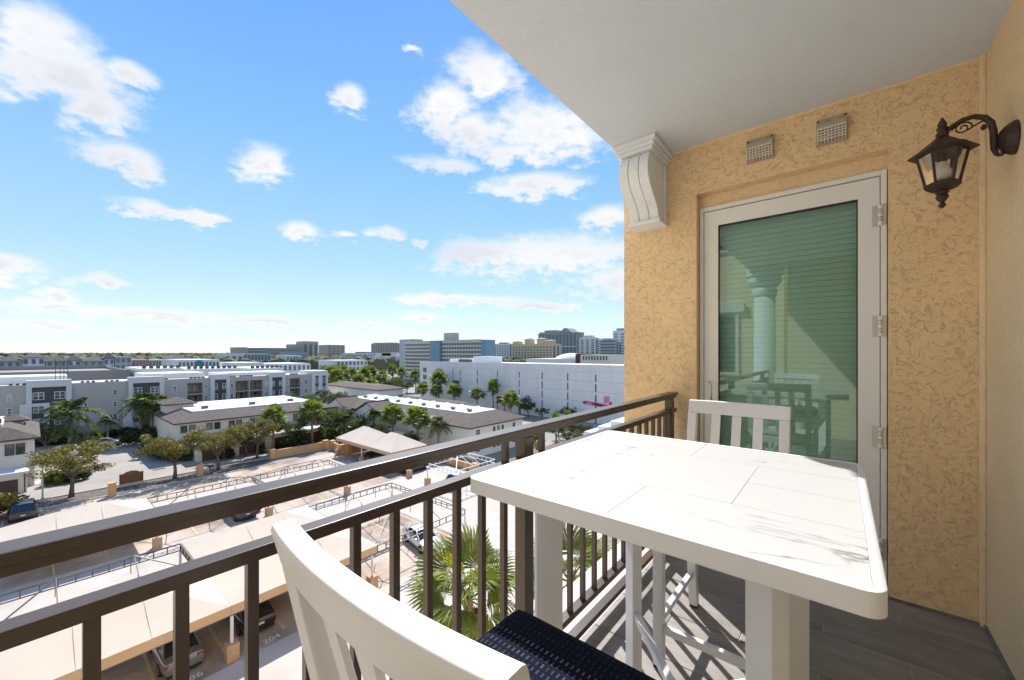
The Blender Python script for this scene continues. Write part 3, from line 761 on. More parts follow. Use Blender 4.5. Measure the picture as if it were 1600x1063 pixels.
# ------------------------------------------------------------------ bar chairs (local: faces +y, back at y = -0.29)
def make_chair(label):
    c = thing('bar_chair', label, 'chair', (0, 0, 0), 'two white bar chairs')
    Wd, back, front = 0.452, -0.29, 0.29
    hw = Wd / 2
    lw = 0.021
    sag = 0.020
    def yc(x): return -sag * (1 - (x / hw) ** 2)             # back bows away from the sitter
    # front legs
    for s in (-1, 1):
        MB().box(s * (hw - lw) - lw, s * (hw - lw) + lw, front - 0.042, front, 0.012, 0.66).build('front_leg', M_WHITEAL, c, True, bevel=0.004)
        MB().box(s * (hw - lw) - lw * 0.9, s * (hw - lw) + lw * 0.9, front - 0.040, front - 0.002, 0.0, 0.0118).build('foot_cap', M_BLACK, c, True)
        MB().box(s * (hw - lw) - lw * 0.9, s * (hw - lw) + lw * 0.9, back + 0.002, back + 0.040, 0.0, 0.0118).build('foot_cap', M_BLACK, c, True)
        # rear leg running up into the back post
        mbp = MB()
        segs = [(0.012, 0.0), (0.58, 0.082), (0.70, 0.088), (1.052, 0.0145)]
        pts = []
        for (z, dy) in segs:
            pts.append((z, back + dy))
        for (za, ya), (zb2, yb2) in zip(pts, pts[1:]):
            i = len(mbp.v)
            for (zz, yy) in ((za, ya), (zb2, yb2)):
                mbp.v += [(s * hw, yy, zz), (s * (hw - 2 * lw), yy, zz), (s * (hw - 2 * lw), yy + 0.042, zz), (s * hw, yy + 0.042, zz)]
            mbp.f += [(i, i + 1, i + 5, i + 4), (i + 1, i + 2, i + 6, i + 5), (i + 2, i + 3, i + 7, i + 6), (i + 3, i, i + 4, i + 7)]
        mbp.f += [(0, 1, 2, 3), (len(mbp.v) - 4, len(mbp.v) - 3, len(mbp.v) - 2, len(mbp.v) - 1)]
        me = mbp.mesh('rear_leg', M_WHITEAL)
        bm = bmesh.new(); bm.from_mesh(me); bmesh.ops.remove_doubles(bm, verts=bm.verts, dist=1e-5)
        inner_f = [f for f in bm.faces if all(len(e.link_faces) > 2 for e in f.edges)]
        bmesh.ops.recalc_face_normals(bm, faces=bm.faces)
        ed = [e for e in bm.edges if len(e.link_faces) == 2 and e.calc_face_angle(0) > 0.9]
        bmesh.ops.bevel(bm, geom=ed, offset=0.005, segments=2, affect='EDGES', profile=0.7)
        bm.to_mesh(me); bm.free()
        link('rear_leg', me, c, True)
    # curved top rail
    tr = MB(); N = 18
    sect = [(0.0175, 1.050), (0.0495, 1.050), (0.052, 1.054), (0.0375, 1.108), (0.034, 1.1145), (0.029, 1.1165), (0.008, 1.1165), (0.003, 1.1145), (0.0005, 1.108), (0.0140, 1.056)]
    for k in range(N + 1):
        x = -hw + Wd * k / N
        for (yy, zz) in sect:
            tr.v.append((x, back + 0.0 + yc(x) + yy, zz))
    ns = len(sect)
    for k in range(N):
        for j in range(ns):
            a = k * ns + j; b = k * ns + (j + 1) % ns
            tr.f.append((a, b, b + ns, a + ns))
    tr.f += [tuple(range(ns)), tuple(range(N * ns, (N + 1) * ns))]
    me = tr.mesh('top_rail', M_WHITEAL, bevel=0.0015)
    bm = bmesh.new(); bm.from_mesh(me)
    bm.to_mesh(me); bm.free()
    me.polygons.foreach_set('use_smooth', [True] * len(me.polygons))
    try:
        me.set_sharp_from_angle(angle=R(50))
    except Exception:
        pass
    link('top_rail', me, c, True)
    # slats
    for xs in (-0.0945, 0.0, 0.0945):
        sl = MB(); w2 = 0.0205
        for (z, dy) in ((0.70, 0.096), (0.85, 0.066), (1.056, 0.020)):
            for sx in (-1, 1):
                xx = xs + sx * w2
                yy = back + 0.010 + dy + yc(xx) * (0.35 + 0.65 * (z - 0.70) / 0.345)
                sl.v += [(xx, yy, z), (xx, yy + 0.010, z)]
        for k in range(2):
            i = k * 4
            sl.f += [(i, i + 2, i + 6, i + 4), (i + 1, i + 5, i + 7, i + 3), (i, i + 4, i + 5, i + 1), (i + 2, i + 3, i + 7, i + 6)]
        sl.f += [(0, 1, 3, 2), (8, 10, 11, 9)]
        sl.build('back_slat', M_WHITEAL, c, True)
    # small gussets give the slots their rounded tops
    for xa in (-0.0945 - 0.0235, -0.0945 + 0.0235, -0.0235, 0.0235, 0.0945 - 0.0235, 0.0945 + 0.0235, -hw + 0.042, hw - 0.042):
        pass
    MB().box(-hw + 0.042, hw - 0.042, back + 0.092, back + 0.122, 0.672, 0.699).build('lower_back_rail', M_WHITEAL, c, True, bevel=0.003)
    # seat frame and slats
    MB().box(-hw + 0.0425, hw - 0.0425, front - 0.038, front - 0.004, 0.60, 0.655).build('seat_rail', M_WHITEAL, c, True, bevel=0.003)
    MB().box(-hw + 0.0425, hw - 0.0425, back + 0.088, back + 0.122, 0.60, 0.655).build('seat_rail', M_WHITEAL, c, True, bevel=0.003)
    for s in (-1, 1):
        MB().box(s * (hw - 0.020) - 0.016, s * (hw - 0.020) + 0.016, back + 0.13, front - 0.0425, 0.60, 0.655).build('seat_rail', M_WHITEAL, c, True, bevel=0.003)
    for k in range(7):
        yy = back + 0.165 + k * 0.072
        if yy + 0.05 > front: break
        MB().box(-hw + 0.006, hw - 0.006, yy - 0.028, yy + 0.028, 0.6555, 0.670).build('seat_slat', M_WHITEAL, c, True, bevel=0.002)
    # stretchers
    MB().box(-hw + 0.0425, hw - 0.0425, front - 0.034, front - 0.010, 0.155, 0.187).build('stretcher', M_WHITEAL, c, True, bevel=0.003)
    MB().box(-hw + 0.0425, hw - 0.0425, back + 0.010, back + 0.034, 0.235, 0.267).build('stretcher', M_WHITEAL, c, True, bevel=0.003)
    for s in (-1, 1):
        MB().box(s * (hw - 0.021) - 0.012, s * (hw - 0.021) + 0.012, back + 0.0425, front - 0.0425, 0.185, 0.213).build('stretcher', M_WHITEAL, c, True, bevel=0.003)
    return c
ch = make_chair('white slatted bar chair in the foreground with its back to the camera')
ch.location = (-0.425, 0.515, zf(0.0))
dup(ch, (-0.408, 2.02, zf(0.0)), R(180), label='white slatted bar chair beyond the table, in front of the glass door')
# cushion on the near chair
cu = MB(); nx, ny = 22, 24
cx0, cx1, cy0, cy1 = -0.645, -0.202, 0.352, 0.80
def prof_c(u):
    e = min(u, 1 - u) * 2
    return (1 - (1 - min(1, e / 0.24)) ** 2.4) ** 0.5 if e < 0.24 else 1.0
for side in (1, -1):
    for j in range(ny + 1):
        for i in range(nx + 1):
            u, v = i / nx, j / ny
            h_ = prof_c(u) * prof_c(v)
            zc_ = 0.704
            dome = 0.004 * math.sin(math.pi * u) * math.sin(math.pi * v)
            cu.v.append((cx0 + (cx1 - cx0) * u, cy0 + (cy1 - cy0) * v, zf(zc_ + side * (0.031 * h_ + (dome if side > 0 else 0)))))
    o0 = 0 if side == 1 else (nx + 1) * (ny + 1)
    for j in range(ny):
        for i in range(nx):
            a = o0 + j * (nx + 1) + i
            cu.f.append((a, a + 1, a + nx + 2, a + nx + 1) if side == 1 else (a, a + nx + 1, a + nx + 2, a + 1))
tag(cu.build('seat_cushion', M_NAVY, smooth=True), 'navy seat cushion with pale woven dashes on the near chair', 'cushion')

# ================================================================== the town below
M_GROUND = mat('town_ground', (0.20, 0.21, 0.15), 0.95, col2=(0.34, 0.33, 0.29), vscale=0.03)
M_ASPH = mat('street_asphalt', (0.335, 0.295, 0.25), 0.9, var=0.10, vscale=0.35, bump=0.2, bscale=12)
M_MULCH = mat('mulch', (0.085, 0.06, 0.05), 0.95, col2=(0.20, 0.165, 0.14), vscale=2.2, vdetail=8)
M_KERB = mat('kerb_concrete', (0.50, 0.47, 0.43), 0.9, var=0.1, vscale=1.0)
M_YEL = mat('stall_paint', (0.62, 0.50, 0.24), 0.8, var=0.18, vscale=3)
M_WPAINT = mat('white_paint', (0.74, 0.72, 0.68), 0.8, var=0.08, vscale=3)
M_ORANGE = mat('orange_masonry', (0.62, 0.35, 0.16), 0.85, var=0.08, vscale=1.5, bump=0.2, bscale=20)
M_FOOT = mat('footing_masonry', (0.50, 0.32, 0.19), 0.85, var=0.12, vscale=3)
M_FABRIC = mat('canopy_fabric', (0.60, 0.505, 0.40), 0.85, var=0.045, vscale=0.45, bump=0.3, bscale=1.6)
M_FABV = mat('canopy_valance', (0.55, 0.38, 0.22), 0.85, var=0.06, vscale=0.6)
M_PIPE = mat('galvanised_pipe', (0.15, 0.145, 0.14), 0.5, metal=0.25, var=0.1, vscale=1)
M_PIPEW = mat('white_pipe', (0.70, 0.69, 0.66), 0.5)
M_HEDGE = mat('hedge_leaf', (0.030, 0.050, 0.018), 0.6, col2=(0.07, 0.10, 0.03), vscale=1.5)
def leaf_mat(name, c1, c2, trans=0.35):
    m = bpy.data.materials.new(name); m.use_nodes = True
    nt, b = nodes_of(m)
    g = add(nt, 'ShaderNodeNewGeometry'); t = add(nt, 'ShaderNodeTexCoord')
    n = add(nt, 'ShaderNodeTexNoise'); n.inputs['Scale'].default_value = 0.9; n.inputs['Detail'].default_value = 3
    nt.links.new(t.outputs['Object'], n.inputs['Vector'])
    ad = add(nt, 'ShaderNodeMath', operation='MULTIPLY_ADD'); ad.inputs[1].default_value = 0.55; nt.links.new(g.outputs['Random Per Island'], ad.inputs[0])
    sc_ = add(nt, 'ShaderNodeMath', operation='MULTIPLY_ADD'); sc_.inputs[1].default_value = 1.1; sc_.inputs[2].default_value = -0.32; nt.links.new(n.outputs['Fac'], sc_.inputs[0])
    nt.links.new(sc_.outputs[0], ad.inputs[2])
    cm = add(nt, 'ShaderNodeMix', data_type='RGBA'); cm.clamp_factor = True
    cm.inputs[6].default_value = (*c1, 1); cm.inputs[7].default_value = (*c2, 1)
    nt.links.new(ad.outputs[0], cm.inputs[0]); nt.links.new(cm.outputs[2], b.inputs['Base Color'])
    b.inputs['Roughness'].default_value = 0.5
    b.inputs['Specular IOR Level'].default_value = 0.35
    tl = add(nt, 'ShaderNodeBsdfTranslucent'); mx = add(nt, 'ShaderNodeMixShader'); mx.inputs[0].default_value = trans
    cb2 = add(nt, 'ShaderNodeMix', data_type='RGBA', blend_type='MULTIPLY'); cb2.inputs[0].default_value = 1; cb2.inputs[7].default_value = (1.25, 1.25, 0.55, 1)
    nt.links.new(cm.outputs[2], cb2.inputs[6]); nt.links.new(cb2.outputs[2], tl.inputs[0])
    nt.links.new(b.outputs[0], mx.inputs[1]); nt.links.new(tl.outputs[0], mx.inputs[2])
    nt.links.new(mx.outputs[0], nt.nodes['Material Output'].inputs[0])
    return m
M_OAK = leaf_mat('oak_leaf', (0.075, 0.075, 0.018), (0.26, 0.22, 0.06), 0.42)
M_DARKL = leaf_mat('dark_leaf', (0.026, 0.042, 0.013), (0.10, 0.12, 0.035), 0.32)
M_GREENL = leaf_mat('green_leaf', (0.045, 0.075, 0.016), (0.16, 0.19, 0.045), 0.4)
M_ROYAL = leaf_mat('royal_palm_leaf', (0.04, 0.07, 0.015), (0.17, 0.215, 0.045), 0.42)
M_FAN = leaf_mat('fan_palm_leaf', (0.055, 0.095, 0.018), (0.24, 0.29, 0.06), 0.48)
M_FANY = leaf_mat('fan_palm_leaf_yellow', (0.25, 0.26, 0.025), (0.48, 0.43, 0.05), 0.4)
M_DEAD = leaf_mat('dry_palm_leaf', (0.16, 0.10, 0.05), (0.36, 0.26, 0.13), 0.25)
M_TRUNK = mat('tree_bark', (0.10, 0.085, 0.07), 0.95, col2=(0.20, 0.17, 0.14), vscale=4, bump=0.5, bscale=10)
M_PTRUNK = mat('palm_trunk', (0.30, 0.26, 0.22), 0.95, var=0.2, vscale=3, bump=0.4, bscale=8)
M_WTRUNK = mat('fan_palm_trunk', (0.24, 0.155, 0.10), 0.95, col2=(0.36, 0.25, 0.17), vscale=3, bump=0.6, bscale=8)
M_WIN = mat('window_glass', (0.05, 0.07, 0.075), 0.06, spec=0.9)
def _panes():
    nt, b = nodes_of(M_WIN)
    oi = add(nt, 'ShaderNodeObjectInfo'); cr = add(nt, 'ShaderNodeValToRGB'); cr.color_ramp.interpolation = 'CONSTANT'
    e = cr.color_ramp.elements; e[0].position = 0.0; e[0].color = (0.035, 0.05, 0.055, 1); e[1].position = 0.45; e[1].color = (0.09, 0.12, 0.125, 1)
    for p_, c_ in ((0.68, (0.22, 0.25, 0.24, 1)), (0.86, (0.40, 0.41, 0.38, 1))):
        q_ = e.new(p_); q_.color = c_
    nt.links.new(oi.outputs['Random'], cr.inputs['Fac']); nt.links.new(cr.outputs[0], b.inputs['Base Color'])
_panes()
M_WINF = mat('window_frame', (0.72, 0.73, 0.74), 0.6)
M_WINK = mat('dark_frame', (0.06, 0.055, 0.05), 0.5)
M_WHITE = mat('white_wall', (0.74, 0.75, 0.76), 0.85, var=0.03, vscale=0.2)
M_WROOF = mat('white_roof', (0.66, 0.64, 0.60), 0.8, var=0.05, vscale=0.15)
M_CREAM = mat('cream_wall', (0.70, 0.64, 0.53), 0.85, var=0.03, vscale=0.3)
M_TILE_R = mat('brown_roof_tile', (0.065, 0.048, 0.038), 0.9, col2=(0.13, 0.10, 0.082), vscale=2.5, bump=0.6, bscale=3)
M_GARD = mat('garage_door', (0.10, 0.045, 0.035), 0.7)

# parking concrete with brown oil stains along the stalls
def parking_mat():
    m = bpy.data.materials.new('parking_concrete'); m.use_nodes = True
    nt, b = nodes_of(m)
    t = add(nt, 'ShaderNodeTexCoord')
    n = add(nt, 'ShaderNodeTexNoise'); n.inputs['Scale'].default_value = 0.22; n.inputs['Detail'].default_value = 7; n.inputs['Roughness'].default_value = 0.62
    nt.links.new(t.outputs['Object'], n.inputs['Vector'])
    cr = add(nt, 'ShaderNodeValToRGB'); cr.color_ramp.elements[0].position = 0.33; cr.color_ramp.elements[0].color = (0.23, 0.155, 0.11, 1)
    cr.color_ramp.elements[1].position = 0.60; cr.color_ramp.elements[1].color = (0.51, 0.41, 0.325, 1)
    nt.links.new(n.outputs['Fac'], cr.inputs['Fac'])
    n2 = add(nt, 'ShaderNodeTexNoise'); n2.inputs['Scale'].default_value = 9; n2.inputs['Detail'].default_value = 5; nt.links.new(t.outputs['Object'], n2.inputs['Vector'])
    rg = add(nt, 'ShaderNodeMapRange'); rg.inputs['To Min'].default_value = 0.86; rg.inputs['To Max'].default_value = 1.12; nt.links.new(n2.outputs['Fac'], rg.inputs['Value'])
    mx = add(nt, 'ShaderNodeMix', data_type='RGBA', blend_type='MULTIPLY'); mx.inputs[0].default_value = 1
    nt.links.new(cr.outputs[0], mx.inputs[6]); nt.links.new(rg.outputs[0], mx.inputs[7]); nt.links.new(mx.outputs[2], b.inputs['Base Color'])
    b.inputs['Roughness'].default_value = 0.85
    return m
M_PARK = parking_mat()
M_AISLE = mat('drive_aisle_concrete', (0.43, 0.375, 0.32), 0.85, col2=(0.525, 0.465, 0.405), vscale=0.5, vdetail=8)

def flat(name, x0, x1, y0, y1, z, m):
    return struct(name, MB().quad((x0, y0, z), (x1, y0, z), (x1, y1, z), (x0, y1, z)), m)
flat('ground', -4000, 600, -1500, 4000, -0.06, M_GROUND)
flat('parking_lot', -67.0, -25.6, -30, 40.0, 0.0, M_PARK)
aisle = flat('drive_aisle', -46.2, -38.2, -30, 39.5, 0.004, M_AISLE)
flat('drive_aisle', -60.0, -52.4, -30, 32, 0.004, M_AISLE)
flat('drive_aisle', -25.6, -17.0, -30, 60, 0.004, M_AISLE)
flat('drive_aisle', -38.2, -25.61, 25.2, 60, 0.008, M_AISLE)
flat('garden_bed', -17.0, 0.7, -30, 30, 0.0, M_AISLE)
flat('planting_strip', -71.2, -67.0, -30, 24, 0.0, M_MULCH)
struct('kerb', MB().box(-67.15, -67.0, -30, 24, 0.0, 0.13).box(-71.35, -71.2, -30, 24, -0.02, 0.13), M_KERB)
flat('street', -80.2, -71.35, -120, 120, -0.01, M_ASPH)
flat('side_street', -113, -80.2, 4.2, 14.2, -0.014, M_ASPH)
flat('pavement', -82.4, -80.2, -120, 4.2, 0.03, M_KERB)
flat('pavement', -82.4, -80.2, 14.2, 120, 0.03, M_KERB)
flat('rear_alley', -82, -44, 40.6, 42.6, 0.0, M_ASPH)
flat('cross_street', -44, -17, 60, 74, 0.004, M_ASPH)
flat('garage_street', -200, -30, 72.5, 80, 0.0, M_ASPH)
# stall markings, one by one
park = bpy.data.objects['parking_lot']
line = MB().box(-2.7, 2.7, -0.06, 0.06, 0.010, 0.014).mesh('stall_line', M_YEL)
for (xc, ya, yb2) in ((-29.1, -8, 25), (-35.0, -8, 25), (-49.1, -8, 33), (-63.5, -8, 24)):
    y = ya + 0.25
    while y <= yb2:
        link('stall_line', line, park, True, loc=(xc, y, 0)); y += 2.95
def painted_number(txt, x, y, size, rot):
    cu_ = bpy.data.curves.new('stall_number', 'FONT'); cu_.body = txt; cu_.size = size; cu_.align_x = 'CENTER'; cu_.extrude = 0.001
    to = bpy.data.objects.new('tmp_text', cu_); COL.objects.link(to)
    dg = bpy.context.evaluated_depsgraph_get()
    me = bpy.data.meshes.new_from_object(to.evaluated_get(dg)); bpy.data.objects.remove(to)
    me.materials.clear(); me.materials.append(M_WPAINT)
    link('stall_number', me, park, True, loc=(x, y, 0.016), rotz=rot)
painted_number('186', -25.95, 5.35, 0.62, R(90))
painted_number('204', -25.9, 9.1, 0.62, R(90))
struct('kerb', MB().box(-25.6, -25.45, -30, -9, 0.005, 0.02), M_KERB)

# ------------------------------------------------------------------ carports
def carport(x0, x1, y0, y1, fabric, label, ridge_along='y', posts=None, rz=4.0, white=False):
    c = thing('carport', label, 'carport', ((x0 + x1) / 2, (y0 + y1) / 2, 0), 'fabric carport modules over the parking stalls')
    ez, dpt = 2.85, 0.48
    g = 0.06
    x0, x1, y0, y1 = x0 + g, x1 - g, y0 + g, y1 - g
    mp_ = M_PIPEW if white else M_PIPE
    def truss(a, b):
        t = MB(); a = Vector(a); b = Vector(b)
        t.bar(a, b, 0.075); t.bar(a - Vector((0, 0, dpt)), b - Vector((0, 0, dpt)), 0.07)
        n = max(2, int((b - a).length / 0.72))
        for k in range(n + 1):
            p = a.lerp(b, k / n); t.bar(p, p - Vector((0, 0, dpt)), 0.06)
        t.build('eave_truss', mp_, c)
    truss((x0, y0, ez), (x0, y1, ez)); truss((x1, y0, ez), (x1, y1, ez)); truss((x0, y0, ez), (x1, y0, ez)); truss((x0, y1, ez), (x1, y1, ez))
    xm, ym = (x0 + x1) / 2, (y0 + y1) / 2
    if ridge_along == 'y':
        ins = (x1 - x0) / 2; r0, r1 = Vector((xm, y0 + ins, rz)), Vector((xm, y1 - ins, rz))
        cs = [(Vector((x0, y0, ez)), r0), (Vector((x1, y0, ez)), r0), (Vector((x0, y1, ez)), r1), (Vector((x1, y1, ez)), r1)]
        mids = [((x0, r0.y, ez), r0), ((x1, r0.y, ez), r0), ((x0, r1.y, ez), r1), ((x1, r1.y, ez), r1)]
    else:
        ins = (y1 - y0) / 2; r0, r1 = Vector((x0 + ins, ym, rz)), Vector((x1 - ins, ym, rz))
        cs = [(Vector((x0, y0, ez)), r0), (Vector((x0, y1, ez)), r0), (Vector((x1, y0, ez)), r1), (Vector((x1, y1, ez)), r1)]
        mids = [((r0.x, y0, ez), r0), ((r0.x, y1, ez), r0), ((r1.x, y0, ez), r1), ((r1.x, y1, ez), r1)]
    lw_ = Vector((0, 0, 0.10 if fabric else 0.0))
    for a, b in cs:
        MB().bar(a - lw_, b - lw_, 0.06).build('hip_rafter', mp_, c)
    for a, b in mids:
        MB().bar(Vector(a) - lw_, b - lw_, 0.05).build('rafter', mp_, c)
        m_ = (Vector(a) + b) / 2
        MB().bar(m_, (m_.x, m_.y, ez - dpt), 0.04).build('strut', mp_, c)
    MB().bar(r0, r1, 0.06).build('ridge_beam', mp_, c)
    if fabric:
        o = 0.05; X0, X1, Y0, Y1, E, Z = x0 - o, x1 + o, y0 - o, y1 + o, ez + 0.05, rz + 0.06
        q0, q1 = Vector((r0.x, r0.y, Z)), Vector((r1.x, r1.y, Z))
        A, B, C_, D = (Vector((X0, Y0, E)), Vector((X1, Y0, E)), Vector((X1, Y1, E)), Vector((X0, Y1, E)))
        faces = ([(A, B, q0, q0), (B, C_, q1, q0), (C_, D, q1, q1), (D, A, q0, q1)] if ridge_along == 'y' else [(A, B, q1, q0), (B, C_, q1, q1), (C_, D, q0, q1), (D, A, q0, q0)])
        fb = MB(); N = 8
        for (p, q, r_, s_) in faces:
            i0 = len(fb.v)
            for v in range(N + 1):
                for u in range(N + 1):
                    a = p.lerp(q, u / N); b2 = s_.lerp(r_, u / N); pt = a.lerp(b2, v / N)
                    pt.z -= 0.035 * math.sin(math.pi * u / N) * math.sin(math.pi * v / N)
                    fb.v.append(tuple(pt))
            for v in range(N):
                for u in range(N):
                    a = i0 + v * (N + 1) + u; fb.f.append((a, a + 1, a + N + 2, a + N + 1))
        fo = fb.build('canopy_fabric', M_FABRIC, c, smooth=False, raw=True)
        for sy in (0.36, 0.64):
            if ridge_along == 'y':
                yy_ = Y0 + (Y1 - Y0) * sy
                for xe in (X0, X1):
                    MB().bar((xe, yy_, E + 0.004), (r0.x, min(max(yy_, q0.y), q1.y), Z - 0.004), 0.05, 0.012).build('seam', M_FABRIC, c)
        vb = MB(); h = 0.5; i = 0
        for (p, q) in ((A, B), (B, C_), (C_, D), (D, A)):
            n_ = Vector((q.y - p.y, p.x - q.x, 0)).normalized() * 0.015
            vb.obox(((p + q) / 2) - Vector((0, 0, h / 2)) + n_, (q - p) / 2, n_ * 0.5, (0, 0, h / 2))
        vb.build('valance', M_FABV, c)
    for (px, py) in (posts or []):
        MB().lathe([(0.085, 0.9), (0.085, ez - dpt)], (px, py, 0), 10).build('post', M_PIPEW, c)
        MB().box(px - 0.30, px + 0.30, py - 0.30, py + 0.30, 0.0, 0.92).build('footing', M_FOOT, c, bevel=0.02)
Ys = [-11.0, -2.0, 7.1, 16.15, 25.1]
carport(-32.0, -26.2, Ys[0], Ys[1], True, 'tan carport canopy of the near row at the lower left frame edge', posts=[(-26.1, -1.9)])
carport(-32.0, -26.2, Ys[1], Ys[2], True, 'tan fabric carport canopy in the near row above the silver sedan', posts=[(-26.1, 7.1)])
carport(-32.0, -26.2, Ys[2], Ys[3], True, 'tan fabric carport canopy in the near row above the black sedan', posts=[(-26.1, 15.7)])
carport(-32.0, -26.2, Ys[3], Ys[4], False, 'bare carport frame in the near row over the white sedan', posts=[(-26.1, 24.9)])
carport(-37.8, -32.0, Ys[1], Ys[2], False, 'bare carport frame behind the canopy over the silver sedan', posts=[(-37.6, 7.0)])
carport(-37.8, -32.0, Ys[2], Ys[3], True, 'tan carport canopy just beyond the near one over the black sedan', posts=[(-37.6, 16.0)])
carport(-37.8, -32.0, Ys[3], Ys[4], False, 'bare carport frame next to the tan canopy, beyond the white sedan', posts=[(-37.6, 25.0)])
carport(-52.0, -46.2, Ys[1], Ys[2], True, 'tan carport canopy beside the black estate car at the left', posts=[(-46.0, 7.0)])
carport(-52.0, -46.2, Ys[2], Ys[3], False, 'bare carport frame over the blue grey car in the far row', posts=[(-46.0, 15.8)])
carport(-52.0, -46.2, Ys[3], Ys[4], False, 'bare carport frame in the far row nearest the low orange wall', posts=[(-45.9, 24.3)])
carport(-65.0, -57.0, 32.4, 38.8, True, 'left of the two peaked tan canopies by the low orange wall', 'x', posts=[(-64.8, 32.6), (-57.2, 32.6)], rz=4.7)
carport(-57.0, -49.0, 32.4, 38.8, True, 'right of the two peaked tan canopies, in front of the fan palms', 'x', posts=[(-49.2, 32.6)], rz=4.7)
carport(-41.2, -35.4, 32.3, 39.4, False, 'white bare carport frame beside the cream townhouse end', posts=[(-41.0, 32.5), (-35.6, 32.5)], white=True)
# spare pillar footing by the shaded black car
tag(MB().box(-46.0, -45.4, 32.8, 33.4, 0.0, 0.9).lathe([(0.085, 0.9), (0.085, 1.5)], (-45.7, 33.1, 0), 8).build('pillar_stub', M_FOOT), 'tan masonry footing with a cut post in the shaded aisle', 'pillar')

# bollards, low walls, sign
for (x, y, lb) in ((-66.75, 6.1, 'orange masonry bollard left of the brown entrance sign'), (-68.3, 14.85, 'tall orange masonry bollard under the street lamp'), (-66.6, -2.6, 'orange masonry pillar cut by the left frame edge beside the estate car')):
    b = thing('bollard', lb, 'bollard', (x, y, 0), 'orange masonry bollards along the lot')
    MB().box(x - 0.33, x + 0.33, y - 0.33, y + 0.33, 0, 1.5).build('shaft', M_ORANGE, b, bevel=0.02)
    MB().box(x - 0.38, x + 0.38, y - 0.38, y + 0.38, 1.501, 1.62).build('cap', M_ORANGE, b, bevel=0.02)
def lowwall(p, q, h, label):
    p, q = Vector((*p, 0)), Vector((*q, 0)); d = (q - p).normalized()
    w = thing('low_wall', label, 'wall', tuple(p), 'low orange walls around the lot')
    MB().bar(p + d * 0.42 + Vector((0, 0, h / 2)), q - d * 0.42 + Vector((0, 0, h / 2)), 0.25, h).build('panel', M_ORANGE, w)
    MB().bar(p + d * 0.42 + Vector((0, 0, h + 0.05)), q - d * 0.42 + Vector((0, 0, h + 0.05)), 0.34, 0.1).build('coping', M_ORANGE, w)
    for e in (p, q):
        MB().box(e.x - 0.4, e.x + 0.4, e.y - 0.4, e.y + 0.4, 0, h + 0.35).build('pier', M_ORANGE, w, bevel=0.02)
lowwall((-70.3, 24.6), (-70.3, 33.2), 1.25, 'low orange wall running along the lot beside the street')
lowwall((-69.2, 33.9), (-64.9, 33.4), 1.25, 'short low orange wall returning towards the tan canopies')
lowwall((-64.4, 34.3), (-64.9, 39.4), 1.25, 'low orange wall behind the left peaked canopy')
lowwall((-50.0, 40.9), (-40.4, 40.5), 0.9, 'low orange wall behind the white bare carport frame')
sg = thing('entrance_sign', 'brown arched entrance sign at the street edge of the lot', 'sign', (-70.45, 8.2, 0))
MB().prism([(-70.3, 8.2 + y, z) for y, z in ((-1.0, 0.35), (1.0, 0.35), (1.0, 1.55), (0.75, 1.62), (0.5, 1.78), (0, 1.88), (-0.5, 1.78), (-0.75, 1.62), (-1.0, 1.55))], (-0.12, 0, 0), 'x').build('panel', mat('sign_brown', (0.20, 0.10, 0.035), 0.7, var=0.15, vscale=2), sg)
MB().box(-70.5, -70.22, 7.1, 9.3, 0, 0.345).build('base', M_CONC, sg)
for s_ in (-1, 1):
    MB().box(-70.5, -70.25, 8.2 + s_ * 1.06 - 0.055, 8.2 + s_ * 1.06 + 0.055, 0.346, 1.6).build('edge_post', M_GARD, sg)
def lamp(x, y, h, label):
    l = thing('street_lamp', label, 'street lamp', (x, y, 0), 'street lamps')
    MB().lathe([(0.14, 0), (0.14, 0.5), (0.08, 0.55), (0.06, h)], (x, y, 0), 10).build('pole', M_CONC, l)
    MB().box(x - 0.55, x + 0.55, y - 0.05, y + 0.05, h, h + 0.07).build('arm', M_PIPE, l)
    for s_ in (-1, 1):
        MB().box(x + s_ * 0.75 - 0.25, x + s_ * 0.75 + 0.25, y - 0.16, y + 0.16, h - 0.02, h + 0.1).build('lamp_head', M_PIPE, l, bevel=0.02)
lamp(-70.2, 0.8, 4.4, 'slim street lamp by the left oak tree')
lamp(-71.0, 15.6, 4.7, 'slim street lamp behind the tall orange bollard')
mbx = thing('mailbox', 'small dark mailbox on a post at the planting strip', 'mailbox', (-69.0, 16.2, 0))
MB().box(-69.05, -68.95, 16.15, 16.25, 0, 0.8).build('post', M_WINK, mbx); MB().box(-69.2, -68.8, 15.85, 16.55, 0.801, 1.1).build('box', M_WINK, mbx, bevel=0.03)
MB().box(-77.5, -76.6, 11.2, 12.6, -0.0095, -0.006).build('drain_cover', M_WINK, bpy.data.objects['street'], True)

